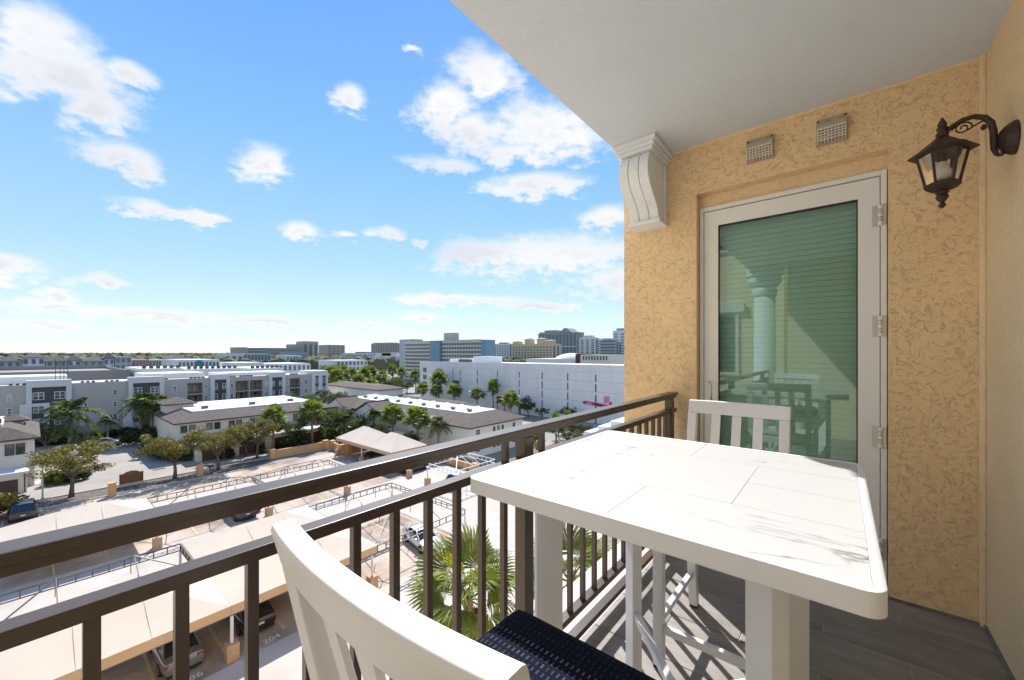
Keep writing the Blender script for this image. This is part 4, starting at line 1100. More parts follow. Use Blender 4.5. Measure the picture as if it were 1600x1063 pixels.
# ------------------------------------------------------------------ cars (local: front towards +x)
M_TYRE = mat('tyre', (0.02, 0.02, 0.02), 0.8)
M_RIM = mat('alloy_rim', (0.35, 0.35, 0.36), 0.3, metal=0.8)
M_CGLASS = mat('car_glass', (0.015, 0.02, 0.022), 0.04, spec=0.9)
M_TAIL = mat('tail_lamp', (0.30, 0.012, 0.015), 0.15, coat=0.6)
M_HEAD = mat('head_lamp', (0.55, 0.57, 0.60), 0.08, spec=0.9)
M_PLATE = mat('number_plate', (0.62, 0.60, 0.52), 0.5)
def make_car(label, kind, paint, loc, rot):
    c = thing('parked_car', label, 'car', loc, 'cars parked in the lot and on the street', rot)
    pm = mat('car_paint_%s' % kind + str(paint), paint, 0.28, coat=0.8, metal=0.3 if sum(paint) > 0.3 else 0.0)
    L, Wd = (4.65, 1.82) if kind != 'suv' else (4.55, 1.88)
    hw = Wd / 2
    # stations: x, bottom z, belt (shoulder) z, top centre z, half width
    if kind == 'suv':
        st = [(-2.27, 0.45, 0.80, 0.82, 0.72), (-2.22, 0.32, 0.98, 1.0, 0.86), (-1.9, 0.26, 1.02, 1.04, 0.93), (-1.0, 0.24, 1.0, 1.02, 0.94), (0.6, 0.24, 0.97, 1.0, 0.94), (1.0, 0.24, 0.95, 1.02, 0.93), (1.75, 0.26, 0.86, 0.95, 0.90), (2.15, 0.32, 0.74, 0.82, 0.80), (2.27, 0.42, 0.62, 0.68, 0.66)]
        gh = [(-2.2, -1.62, 1.02, 1.62), (1.0, 0.28, 1.0, 1.66)]
        roof_z = 1.66
    else:
        st = [(-2.32, 0.45, 0.78, 0.82, 0.70), (-2.27, 0.32, 0.94, 0.98, 0.82), (-1.9, 0.26, 0.97, 1.02, 0.89), (-1.2, 0.22, 0.95, 1.0, 0.91), (0.6, 0.22, 0.90, 0.95, 0.91), (1.0, 0.22, 0.88, 0.96, 0.90), (1.8, 0.24, 0.78, 0.86, 0.87), (2.2, 0.30, 0.66, 0.72, 0.76), (2.32, 0.40, 0.55, 0.60, 0.62)]
        gh = [(-1.75, -0.92, 0.99, 1.40), (1.05, 0.22, 0.95, 1.43)]
        roof_z = 1.44
    body = MB(); ns = 12
    for (x, zb, zs, ztp, w) in st:
        ring = [(-w * 0.86, zb), (-w * 0.98, zb + 0.14), (-w, (zb + zs) / 2), (-w * 0.985, zs - 0.06), (-w * 0.93, zs), (-w * 0.5, ztp - 0.01), (w * 0.5, ztp - 0.01), (w * 0.93, zs), (w * 0.985, zs - 0.06), (w, (zb + zs) / 2), (w * 0.98, zb + 0.14), (w * 0.86, zb)]
        body.v += [(x, y_, z_) for y_, z_ in ring]
    for k in range(len(st) - 1):
        for j in range(ns):
            a = k * ns + j; b = k * ns + (j + 1) % ns
            body.f.append((a, b, b + ns, a + ns))
    body.f += [tuple(range(ns)), tuple(range((len(st) - 1) * ns, len(st) * ns))]
    me = body.mesh('body', pm, smooth=True)
    try: me.set_sharp_from_angle(angle=R(38))
    except Exception: pass
    link('body', me, c, True)
    # greenhouse glass and roof
    (xb0, xt0, zb0, zt0), (xb1, xt1, zb1, zt1) = gh
    wb, wt_ = hw * 0.90, hw * 0.70
    P = [(xb0, -wb * 0.95, zb0 - 0.02), (xb0, wb * 0.95, zb0 - 0.02), (xb1, wb, zb1 - 0.02), (xb1, -wb, zb1 - 0.02), (xt0, -wt_, zt0), (xt0, wt_, zt0), (xt1, wt_, zt1), (xt1, -wt_, zt1)]
    g_ = MB(); g_.v = P; g_.f = [(0, 1, 5, 4), (1, 2, 6, 5), (2, 3, 7, 6), (3, 0, 4, 7), (4, 5, 6, 7)]
    g_.build('window_glass', M_CGLASS, c, True)
    r_ = MB(); n_ = 6
    for i in range(n_ + 1):
        for j in range(n_ + 1):
            u, v = i / n_, j / n_
            x = xt0 - 0.02 + (xt1 - xt0 + 0.04) * u
            r_.v.append((x, (v - 0.5) * 2 * (wt_ + 0.015), zt0 + 0.012 + (zt1 - zt0) * u + 0.05 * math.sin(math.pi * u) * 0.6 + 0.035 * math.sin(math.pi * v)))
    for i in range(n_):
        for j in range(n_):
            a = i * (n_ + 1) + j; r_.f.append((a, a + 1, a + n_ + 2, a + n_ + 1))
    ro = r_.build('roof', pm if kind != 'suv' else pm, c, True, smooth=True)
    for s_ in (-1, 1):
        for (a, b) in ((P[0] if s_ < 0 else P[1], P[4] if s_ < 0 else P[5]), (P[3] if s_ < 0 else P[2], P[7] if s_ < 0 else P[6])):
            MB().bar(a, b, 0.085, 0.06, up=(1, 0, 0)).build('pillar', pm, c, True)
        xm = -0.35
        t = (xm - xb0) / (xb1 - xb0)
        MB().bar((xm, s_ * wb * 0.99, zb0), (xm - 0.05, s_ * (wt_ + 0.01), zt0), 0.09, 0.04, up=(1, 0, 0)).build('pillar', pm, c, True)
        MB().obox((0.72, s_ * (hw + 0.05), 1.0), (0.07, 0, 0), (0, 0.09, 0), (0, 0, 0.06)).build('mirror', pm, c, True, bevel=0.02)
        # lights
        MB().obox((-L / 2 + 0.075, s_ * hw * 0.74, 0.82), (0.06, 0, 0), (-0.02 , hw * 0.17, 0), (0, 0, 0.075)).build('tail_light', M_TAIL, c, True, bevel=0.02)
        MB().obox((L / 2 - 0.17, s_ * hw * 0.70, 0.64), (0.13, -s_ * 0.05, 0), (0.02, hw * 0.17, 0), (0, 0, 0.06)).build('headlight', M_HEAD, c, True, bevel=0.02)
        for xw in (-1.36, 1.36):
            ty = MB(); prf = [(0.20, -0.10), (0.30, -0.115), (0.325, -0.07), (0.325, 0.07), (0.30, 0.115), (0.20, 0.10)]
            for (rr, o) in prf:
                for j in range(18):
                    t = 2 * math.pi * j / 18
                    ty.v.append((xw + rr * math.cos(t), s_ * (hw - 0.085) + o, 0.325 + rr * math.sin(t)))
            for k in range(len(prf) - 1):
                for j in range(18):
                    a = k * 18 + j; b = k * 18 + (j + 1) % 18
                    ty.f.append((a, b, b + 18, a + 18))
            wh = ty.build('wheel', M_TYRE, c, True)
            rm = MB(); yy = s_ * (hw + 0.018)
            for j in range(5):
                t = 2 * math.pi * j / 5
                rm.bar((xw, yy, 0.325), (xw + 0.20 * math.cos(t), yy, 0.325 + 0.20 * math.sin(t)), 0.055, 0.03, up=(0, 1, 0))
            link('rim', rm.mesh('rim', M_RIM), wh, True)
            ar = MB(); arc = [(xw + 0.39 * math.cos(R(a)), s_ * (hw * 0.985), 0.325 + 0.39 * math.sin(R(a))) for a in range(-10, 191, 20)]
            ar.v = arc; ar.f = [tuple(range(len(arc)))]
            ar.build('wheel_arch', M_TYRE, c, True)
    MB().box(-L / 2 - 0.012, -L / 2 + 0.03, -0.16, 0.16, 0.62, 0.74).build('number_plate', M_PLATE, c, True)
    MB().box(L / 2 - 0.06, L / 2 + 0.012, -0.45, 0.45, 0.36, 0.52).build('grille', M_TYRE, c, True, bevel=0.02)
    MB().box(-L / 2 + 0.02, L / 2 - 0.1, -hw * 0.8, hw * 0.8, 0.20, 0.30).build('underbody', M_TYRE, c, True)
    return c
make_car('black estate car seen from behind at the left edge of the lot', 'suv', (0.012, 0.015, 0.022), (-65.6, -0.55, 0), R(180))
make_car('silver sedan parked under the near tan canopy', 'sedan', (0.20, 0.205, 0.215), (-28.95, 5.15, 0), R(180))
make_car('black sedan parked right of the silver sedan under the canopy', 'sedan', (0.010, 0.011, 0.013), (-29.3, 8.85, 0), R(180))
make_car('dark car with red tail lights showing between the two upper rails', 'suv', (0.02, 0.02, 0.024), (-48.6, 14.0, 0), R(180))
make_car('blue grey car under the bare carport frame of the far row', 'sedan', (0.16, 0.21, 0.25), (-50.4, 15.1, 0), R(180))
make_car('white sedan facing the building beside the near fan palm', 'sedan', (0.72, 0.73, 0.74), (-28.65, 22.1, 0), R(-10))
make_car('light grey sedan parked on the side street before the apartments', 'sedan', (0.50, 0.49, 0.47), (-103.7, 8.6, 0), R(85))
make_car('black car in the shade of the two peaked canopies', 'sedan', (0.012, 0.012, 0.014), (-57.2, 35.3, 0), R(95))
make_car('black car in the shaded aisle beside the masonry footing', 'sedan', (0.012, 0.012, 0.015), (-47.6, 35.4, 0), R(95))
make_car('white car with a teal windscreen by the white carport frame', 'sedan', (0.70, 0.71, 0.72), (-38.4, 34.6, 0), R(-60))

# ------------------------------------------------------------------ trees and palms
def leaf_cloud(mb, centre, rad, n, size, rr, flat=0.8):
    for _ in range(n):
        while True:
            p = Vector((rr.uniform(-1, 1), rr.uniform(-1, 1), rr.uniform(-1, 1)))
            if 0.25 < p.length < 1: break
        c = Vector(centre) + Vector((p.x * rad[0], p.y * rad[1], p.z * rad[2]))
        s = size * rr.uniform(0.6, 1.35)
        a = Vector((rr.uniform(-1, 1), rr.uniform(-1, 1), rr.uniform(-0.7, 0.7))).normalized()
        b = a.cross(Vector((rr.uniform(-1, 1), rr.uniform(-1, 1), rr.uniform(-1, 1)))).normalized()
        mb.quad(c - a * s, c + b * s * 0.55, c + a * s, c - b * s * 0.55)
def oak_mesh(seed, spread=1.0, clumps=46, leaves=125, size=0.12):
    """unit tree about 6.6 m tall, crown radius about 4 m"""
    rr = random.Random(seed)
    tr = MB(); cr = MB()
    tr.tube([(0, 0, -0.05), (0.06, 0.02, 1.0), (0.02, 0.08, 2.0), (0.1, 0.1, 2.6)], [0.24, 0.17, 0.15, 0.13], 9)
    ends = []
    for k in range(8):
        t = 2 * math.pi * (k + rr.uniform(-0.3, 0.3)) / 8
        rd = rr.uniform(1.6, 3.0) * spread; z = rr.uniform(3.9, 5.6)
        st = Vector((0.05, 0.06, rr.uniform(1.7, 2.6)))
        en = Vector((rd * math.cos(t), rd * math.sin(t), z))
        mid = st.lerp(en, 0.5) + Vector((0, 0, 0.35))
        tr.tube([st, mid, en], [0.085, 0.055, 0.02], 6); ends.append((mid, en))
    for k in range(clumps):
        m_, e_ = ends[k % 8]
        b = m_.lerp(e_, rr.uniform(0.5, 1.25)) + Vector((rr.uniform(-0.9, 0.9) * spread, rr.uniform(-0.9, 0.9) * spread, rr.uniform(-0.95, 0.9)))
        leaf_cloud(cr, b, (rr.uniform(0.5, 1.05), rr.uniform(0.5, 1.05), rr.uniform(0.35, 0.65)), leaves, size, rr)
    return tr.mesh('trunk', M_TRUNK, smooth=True), cr
def make_tree(name, label, cat, loc, tm, cm, mt, scale, rot, group):
    t = thing(name, label, cat, loc, group, rot)
    t.scale = scale if isinstance(scale, tuple) else (scale,) * 3
    if tm: link('trunk', tm, t, True)
    link('crown', cm, t, True)
    return t
def with_mat(mb, name, m):
    me = bpy.data.meshes.new(name); me.from_pydata(mb.v, [], mb.f); me.materials.append(m); return me
OAK = []
for sd in (3, 11, 23):
    tm, cmb = oak_mesh(sd); OAK.append((tm, with_mat(cmb, 'crown', M_OAK), with_mat(cmb, 'crown', M_DARKL), with_mat(cmb, 'crown', M_GREENL)))
for i, (x, y, s_, r_, lb) in enumerate([(-70.1, 3.0, (1.18, 1.18, 0.95), 10, 'olive oak tree leaning over the street beside the left street lamp'),
        (-69.7, 12.4, (1.08, 1.08, 1.0), 100, 'olive oak tree right of the entrance sign, before the cream row house'),
        (-70.0, 17.4, (1.02, 1.02, 0.98), 200, 'olive oak tree behind the second street lamp'),
        (-72.5, 23.2, (0.95, 0.95, 0.95), 300, 'olive oak tree at the end of the low orange wall, left of the fan palms')]):
    make_tree('oak_tree', lb, 'tree', (x, y, 0), OAK[i % 3][0], OAK[i % 3][1], None, s_, R(r_), 'oak trees along the street')

def frond_feather(mb, base, az_, up, length, rr, width=0.6, droop=1.0, n=32):
    """pinnate frond: arching rachis with leaflets"""
    d = Vector((math.cos(az_), math.sin(az_), 0)); side = Vector((-d.y, d.x, 0))
    pts = []
    for k in range(9):
        t = k / 8
        pts.append(Vector(base) + d * (length * (t * math.cos(up) + 0.10 * t * t)) + Vector((0, 0, length * (t * math.sin(up) - droop * 0.75 * t ** 2.2))))
    mb.tube(pts, [0.05 * (1 - 0.8 * k / 8) for k in range(9)], 4, caps=False)
    for k in range(n):
        t = 0.12 + 0.88 * k / (n - 1)
        f = t * 8; i = min(7, int(f)); p = pts[i].lerp(pts[i + 1], f - i); tg = (pts[i + 1] - pts[i]).normalized()
        w = width * (math.sin(math.pi * min(1, 0.15 + t * 0.85)) ** 0.6) * rr.uniform(0.8, 1.15) * length / 3.0 * 1.7
        for s_ in (-1, 1):
            dr = (side * s_ + tg * 0.55 + Vector((0, 0, rr.uniform(-0.75, -0.05)))).normalized()
            tip = p + dr * w
            hw_ = tg * 0.075 * length / 3.0
            mid = p + dr * w * 0.55 + Vector((0, 0, 0.03))
            mb.quad(p - hw_ * 0.6, mid - hw_, tip, mid + hw_); 
def royal_palm(seed, h, r_, nfr=22):
    rr = random.Random(seed); tr = MB(); cr = MB()
    tr.tube([(0, 0, -0.05), (0.02, 0, h * 0.3), (0, 0.03, h * 0.7), (0.02, 0.02, h - 1.0)], [0.34, 0.26, 0.24, 0.17], 10)
    sh = MB(); sh.tube([(0.02, 0.02, h - 1.0), (0.02, 0.02, h - 0.4), (0.02, 0.02, h + 0.2)], [0.19, 0.16, 0.07], 8)
    for k in range(nfr):
        a = 2 * math.pi * k / nfr * 2.4 + rr.uniform(-0.2, 0.2)
        up = R(80 - 115 * (k / nfr)) + rr.uniform(-0.1, 0.1)
        frond_feather(cr, (0.02, 0.02, h), a, up, r_ * rr.uniform(0.9, 1.1), rr, droop=rr.uniform(0.7, 1.1))
    return tr.mesh('trunk', M_PTRUNK, smooth=True), sh.mesh('crownshaft', M_GREENL, smooth=True), with_mat(cr, 'crown', M_ROYAL)
RP = [royal_palm(5, 6.4, 4.2), royal_palm(6, 7.4, 3.3)]
def put_royal(i, x, y, s_, r_, lb):
    t = make_tree('royal_palm', lb, 'palm tree', (x, y, 0), RP[i][0], RP[i][2], None, s_, R(r_), 'royal palms')
    link('crownshaft', RP[i][1], t, True)
put_royal(0, -103.0, 4.3, 1.12, 20, 'large royal palm standing before the apartments above the left oak')
put_royal(1, -103.5, 13.3, 1.06, 0, 'left palm of the cluster of three royal palms')
put_royal(1, -101.5, 14.6, 1.0, 120, 'middle palm of the cluster of three royal palms')
put_royal(1, -104.5, 15.6, 1.03, 240, 'right palm of the cluster of three royal palms')
put_royal(1, -109.5, 9.4, 0.55, 80, 'thin young palm against the taupe base of the apartments')

def fan_leaf(nseg=24, rad=1.0, petiole=0.9, droop=0.5, seed=1, spreadang=125):
    """fan leaf lying along +x, petiole from the origin"""
    rr = random.Random(seed); mb = MB()
    mb.tube([(0, 0, 0), (petiole * 0.5, 0, 0.04), (petiole, 0, 0.0)], [0.022, 0.016, 0.012], 4, caps=False)
    for k in range(nseg):
        t = (k / (nseg - 1) - 0.5) * 2
        a = R(spreadang) * t
        L_ = rad * (1.0 - 0.28 * t * t) * rr.uniform(0.92, 1.05)
        d = Vector((math.cos(a), math.sin(a), 0)); s_ = Vector((-d.y, d.x, 0))
        o = Vector((petiole, 0, 0))
        w = rad * R(spreadang) * 2 / nseg * 0.30
        fold = 0.03 if k % 2 else -0.03
        p0 = o + d * 0.04
        p1 = o + d * L_ * 0.5 + Vector((0, 0, 0.05 * rad + fold * rad - 0.10 * droop * abs(t)))
        p2 = o + d * L_ * 0.78 + Vector((0, 0, -0.10 * droop * rad - 0.12 * droop * abs(t)))
        bent = rr.uniform(0.5, 1.2)
        p3 = o + d * L_ * (1.0 - 0.08 * droop * bent) + Vector((0, 0, -0.42 * droop * rad * bent))
        i = len(mb.v)
        mb.v += [tuple(p0), tuple(p1 - s_ * w), tuple(p1 + s_ * w), tuple(p2 - s_ * w * 0.85), tuple(p2 + s_ * w * 0.85), tuple(p3)]
        mb.f += [(i, i + 1, i + 2), (i + 1, i + 3, i + 4, i + 2), (i + 3, i + 5, i + 4)]
    return mb
def place(mb_src, mat4, dst):
    o = len(dst.v); dst.v += [tuple(mat4 @ Vector(v)) for v in mb_src.v]; dst.f += [tuple(i + o for i in f) for f in mb_src.f]
def fan_dirs(n, rr):
    for k in range(n):
        a = 2.399963 * k + rr.uniform(-0.2, 0.2); up = R(82 - 112 * (k / n)) + rr.uniform(-0.1, 0.1)
        yield k, a, up
def fan_palm(seed, h, r_, n=26, dead=9):
    rr = random.Random(seed); tr = MB(); cr = MB(); sk = MB()
    tr.tube([(0, 0, -0.05), (0.04, 0, h * 0.5), (0, 0.02, h - 0.4), (0, 0, h + 0.1)], [0.26, 0.19, 0.18, 0.14], 9)
    srcs = [fan_leaf(18, r_ * 0.55, r_ * 0.5, 0.7, s) for s in (1, 2, 3)]
    for k, a, up in fan_dirs(n, rr):
        m4 = Matrix.Translation((0, 0, h)) @ Matrix.Rotation(a, 4, 'Z') @ Matrix.Rotation(-up, 4, 'Y') @ Matrix.Rotation(rr.uniform(-0.5, 0.5), 4, 'X') @ Matrix.Scale(rr.uniform(0.85, 1.15), 4)
        place(srcs[k % 3], m4, cr)
    for k in range(dead):
        a = rr.uniform(0, 6.28); up = R(rr.uniform(-82, -62))
        m4 = Matrix.Translation((0, 0, h - 0.15)) @ Matrix.Rotation(a, 4, 'Z') @ Matrix.Rotation(-up, 4, 'Y') @ Matrix.Rotation(rr.uniform(-0.6, 0.6), 4, 'X') @ Matrix.Scale(rr.uniform(0.45, 0.72), 4)
        place(srcs[k % 3], m4, sk)
    return tr.mesh('trunk', M_WTRUNK, smooth=True), with_mat(cr, 'crown', M_FAN), with_mat(sk, 'dry_skirt', M_DEAD)
FP = [fan_palm(1, 5.4, 2.6), fan_palm(2, 5.4, 2.5), fan_palm(3, 5.4, 2.4)]
def put_fan(i, x, y, h, s_, r_, lb, group='fan palms'):
    t = thing('fan_palm', lb, 'palm tree', (x, y, 0), group, R(r_))
    t.scale = (s_, s_, h / 5.4)
    for nm, me in zip(('trunk', 'crown', 'dry_skirt'), FP[i]): link(nm, me, t, True)
put_fan(0, -75.5, 26.6, 5.6, 1.0, 0, 'fan palm with brown skirt at the left end of the low orange wall')
put_fan(1, -75.5, 33.1, 6.1, 1.05, 70, 'fan palm with brown skirt behind the middle of the low orange wall')
put_royal(1, -77.0, 41.2, 0.58, 40, 'small light green palm above the left peaked canopy')
put_royal(1, -69.5, 42.2, 0.72, 210, 'dark feather palm between the two peaked canopies')
put_fan(2, -63.0, 42.0, 5.4, 1.15, 20, 'broad fan palm behind the right peaked canopy')
put_fan(0, -56.0, 42.3, 5.5, 1.15, 140, 'broad fan palm right of the right peaked canopy')
put_royal(1, -51.4, 43.0, 0.72, 100, 'dark palm with drooping fronds at the cream house corner')
for i, (x, y, h, s_, lb) in enumerate([(-98.5, 82.5, 8.2, 1.35, 'tallest fan palm of the group before the left part of the white garage'), (-101.5, 78.5, 5.6, 1.0, 'dark fan palm left of the tallest one before the white garage'), (-95.5, 79.0, 5.2, 1.1, 'low fan palm under the tallest one before the white garage'),
        (-90.5, 82.0, 5.4, 1.1, 'fan palm right of the tallest one before the white garage'), (-80.8, 82.0, 5.0, 1.1, 'squat fan palm before the middle of the white garage'), (-76.0, 83.5, 6.9, 0.95, 'slim lone fan palm before the middle of the white garage'), (-60.0, 72.0, 5.6, 1.1, 'fan palm over the right end of the brown tiled roof')]):
    put_fan(i % 3, x, y, h, s_, i * 53, lb)
for i, (x, y, h, s_, lb) in enumerate([(-34.0, 46.9, 4.0, 0.5, 'thin young palm seen between the rail posts above the table corner'), (-39.6, 60.2, 4.6, 0.45, 'left of two bare stemmed palms in the street below the rail'), (-39.4, 63.8, 4.6, 0.45, 'right of two bare stemmed palms in the street below the rail')]):
    put_fan(i % 3, x, y, h, s_, i * 31, lb)

# big fan palms right below the balcony: every leaf its own piece
NEARL = [with_mat(fan_leaf(32, 1.0, 0.85, 0.85, s, 104), 'leaf', M_FAN) for s in (11, 12, 13)]
NEARY = with_mat(fan_leaf(22, 0.98, 0.8, 0.4, 14, 40), 'leaf', M_FANY)
NEARD = [with_mat(fan_leaf(26, 0.85, 0.7, 0.9, s), 'dry_leaf', M_DEAD) for s in (15, 16)]
def near_palm(x, y, h, n, seed, label, yellow=None, s0=1.0):
    rr = random.Random(seed)
    t = thing('near_fan_palm', label, 'palm tree', (x, y, 0), 'large fan palms below the balcony')
    MB().tube([(0, 0, 0), (0.1, 0, h * 0.5), (0, 0, h + 0.05)], [0.3, 0.2, 0.16], 10).build('trunk', M_WTRUNK, t, True, smooth=True)
    for k, a, up in fan_dirs(n, rr):
        up = R(62) - (R(82) - up) * 0.82
        o = link('leaf', NEARL[k % 3], t, True, loc=(0, 0, h))
        s_ = s0 * rr.uniform(0.88, 1.12)
        o.rotation_euler = (Matrix.Rotation(a, 4, 'Z') @ Matrix.Rotation(-up, 4, 'Y') @ Matrix.Rotation(rr.uniform(-0.6, 0.6), 4, 'X')).to_euler(); o.scale = (s_,) * 3
    for k in range(12):
        o = link('dry_leaf', NEARD[k % 2], t, True, loc=(0, 0, h - 0.1))
        o.rotation_euler = (Matrix.Rotation(rr.uniform(0, 6.28), 4, 'Z') @ Matrix.Rotation(R(rr.uniform(55, 80)), 4, 'Y') @ Matrix.Rotation(rr.uniform(-0.6, 0.6), 4, 'X')).to_euler()
    if yellow:
        o = link('yellow_leaf', NEARY, t, True, loc=(0, 0, h)); o['label'] = 'bright yellow young fan leaf'
        o.rotation_euler = (Matrix.Rotation(yellow[0], 4, 'Z') @ Matrix.Rotation(-yellow[1], 4, 'Y') @ Matrix.Rotation(R(25), 4, 'X')).to_euler(); o.scale = (1.2,) * 3
near_palm(-10.2, 9.9, 8.25, 21, 4, 'large green fan palm with one yellow leaf seen through the balusters', yellow=(R(-110), R(72)), s0=1.33)
near_palm(-8.0, 13.2, 8.2, 20, 9, 'large green fan palm behind the table leg', s0=1.3)

# ------------------------------------------------------------------ buildings
WCACHE = {}
def window(bld, x, y, z, w, h, face='+x', style='white', mull=1):
    """z is the sill; centre at x/y on the face plane"""
    key = (round(w, 2), round(h, 2), style, mull)
    if key not in WCACHE:
        f = 0.09
        fm_ = M_WINF if style == 'white' else M_WINK
        mb = MB().box(0.001, 0.09, -w / 2, -w / 2 + f, 0, h).box(0.001, 0.09, w / 2 - f, w / 2, 0, h).box(0.001, 0.09, -w / 2 + f, w / 2 - f, 0, f).box(0.001, 0.09, -w / 2 + f, w / 2 - f, h - f, h)
        for k in range(mull):
            yy = -w / 2 + w * (k + 1) / (mull + 1)
            mb.box(0.001, 0.085, yy - 0.05, yy + 0.05, f, h - f)
        mb.box(0.001, 0.07, -w / 2 + f, w / 2 - f, h * 0.5 - 0.035, h * 0.5 + 0.035)
        WCACHE[key] = (mb.mesh('window', fm_), MB().box(0.002, 0.03, -w / 2 + f * 0.9, w / 2 - f * 0.9, f * 0.9, h - f * 0.9).mesh('pane', M_WIN))
    fm2, pm2 = WCACHE[key]
    o = link('window', fm2, bld, False, loc=(x, y, z), rotz=0 if face == '+x' else R(-90))
    link('pane', pm2, o, True)
    return o

# --- grey apartment block along the far street
AX = -115.0
M_APT = mat('apartment_grey', (0.45, 0.42, 0.385), 0.85, var=0.03, vscale=0.2)
M_APTW = mat('apartment_white', (0.64, 0.63, 0.61), 0.85, var=0.02, vscale=0.2)
M_APTD = mat('apartment_charcoal', (0.085, 0.078, 0.078), 0.8, var=0.08, vscale=0.5)
M_TAUPE = mat('apartment_taupe', (0.33, 0.285, 0.265), 0.85)
M_RECESS = mat('balcony_wall', (0.42, 0.33, 0.24), 0.85, var=0.1, vscale=0.3)
M_RAILG = mat('balcony_rail', (0.16, 0.165, 0.17), 0.6)
apt = thing('apartment_block', 'long grey four storey apartment block with white portals and charcoal panels', 'building', (AX, 20, 0))
recess = [(22.7, 25.5), (32.1, 34.9), (35.2, 38.0), (44.6, 47.25)]
wall = MB(); ycur = -40.0
wall.box(AX - 26, AX - 3.01, -40, 54.7, 0, 10.3)
for (a, b) in recess + [(54.7, 54.7)]:
    wall.box(AX - 3, AX, ycur, a, 0, 11.15); ycur = b
for (a, b) in recess:
    wall.box(AX - 3, AX, a, b, 10.1, 11.15)
    for k in range(4):
        wall.box(AX - 3, AX, a, b, k * 2.5 - 0.1 if k else 0, k * 2.5 + 0.12)
wall.build('wall', M_APT, apt)
MB().box(AX - 25.7, AX - 0.3, -39.9, 54.4, 10.301, 10.36).build('roof', M_WROOF, apt)
MB().box(AX - 0.02, AX + 0.03, -40, 54.7, 0.0, 2.74).build('base_band', M_TAUPE, apt)
for (a, b) in recess:
    MB().box(AX - 3.0, AX - 2.9, a, b, 0.2, 10.1).build('recess_wall', M_RECESS, apt)
    for k in range(1, 4):
        rb_ = MB().box(AX - 0.10, AX - 0.05, a, b, k * 2.5 + 1.0, k * 2.5 + 1.06)
        for q in range(int((b - a) / 0.22)):
            rb_.box(AX - 0.09, AX - 0.06, a + 0.1 + q * 0.22, a + 0.14 + q * 0.22, k * 2.5 + 0.12, k * 2.5 + 1.0)
        rb_.build('balcony_railing', M_RAILG, apt)
        window(apt, AX - 2.9, a + 0.8, k * 2.5 + 0.3, 0.9, 1.7, mull=0); window(apt, AX - 2.9, b - 0.75, k * 2.5 + 0.3, 0.9, 1.7, mull=0)
def portal(y0, y1, i0, i1, z0, ztop=11.93, zin=10.65):
    p = MB().box(AX + 0.001, AX + 0.5, y0, i0, z0, ztop).box(AX + 0.001, AX + 0.5, i1, y1, z0, ztop).box(AX + 0.001, AX + 0.5, i0, i1, zin, ztop).box(AX - 1.5, AX, y0, y1, 11.152, ztop)
    p.build('white_portal', M_APTW, apt)
    MB().box(AX + 0.031, AX + 0.10, i0, i1, z0, zin).build('charcoal_panel', M_APTD, apt)
portal(-0.65, 4.95, 0.04, 4.23, 0)
portal(12.9, 18.6, 13.6, 17.85, 0)
portal(26.9, 30.8, 27.74, 30.07, 0)
portal(39.4, 43.3, 40.1, 42.57, 0)
portal(-15.0, -9.5, -14.2, -10.3, 0)
MB().box(AX + 0.51, AX + 0.8, -1.4, 0.0, 5.6, 7.7).box(AX + 0.51, AX + 0.8, 0.0, 2.17, 7.13, 7.7).box(AX + 0.51, AX + 0.8, 1.48, 2.17, 0, 7.13).build('white_screen', M_APTW, apt)
MB().box(AX + 0.031, AX + 0.35, 12.1, 12.9, 0, 7.54).build('white_screen', M_APTW, apt)
for k in range(4):
    zs = 0.95 + 2.45 * k
    for (yy, w, fx) in ((0.82, 1.38, 0.10), (3.45, 1.42, 0.10), (14.37, 1.33, 0.10), (17.07, 1.42, 0.10)):
        window(apt, AX + fx, yy, zs, w, 1.4, mull=1)
    for yy in (28.06, 29.66, 40.45, 42.2):
        window(apt, AX + 0.10, yy, zs, 0.66, 1.4, mull=0)
    for yy in (-2.53, 10.95, 20.46, 26.2, 31.3, 38.9, 43.9, -6.2, -20):
        window(apt, AX, yy, zs + 0.1, 0.6, 1.15, mull=0)
    window(apt, AX, 48.8, zs, 0.95, 1.35, mull=1)
window(apt, AX, 6.85, 6.0, 0.55, 1.1, mull=0)
pe = MB().box(AX - 8, AX + 0.6, 50.2, 54.75, 0, 11.95); pe.build('corner_tower', M_APTW, apt)
for (a, b) in ((51.1, 52.05), (53.1, 54.1)):
    MB().box(AX + 0.601, AX + 0.63, a, b, 1, 10.6).build('charcoal_panel', M_APTD, apt)
    for k in range(4):
        window(apt, AX + 0.63, (a + b) / 2, 1.2 + 2.45 * k, 0.8, 1.4, mull=0)
for y0_, n_ in ((-2.6, 3), (6.2, 3), (9.6, 3), (18.9, 1), (23.3, 4), (31.0, 2), (33.2, 4), (45.0, 3)):
    for k in range(n_):
        MB().box(AX - 1.2, AX - 0.45, y0_ + k * 0.75, y0_ + k * 0.75 + 0.45, 10.37, 11.45).build('roof_vent', M_APTD, apt)
for (x0, x1, y0, y1, z1) in ((-140, -128, -6, 5, 12.2), (-132, -120, 16, 27, 12.3), (-130, -121, 30, 46, 11.9)):
    MB().box(x0, x1, y0, y1, 10.37, z1).build('roof_block', M_WROOF, apt)
for k, yy in enumerate((3.0, 3.6, 4.1, 4.6)):
    MB().box(-119.05, -118.95, yy - 0.05, yy + 0.05, 10.37, 15.8 - 0.1 * k).build('roof_mast', M_APTD, apt)
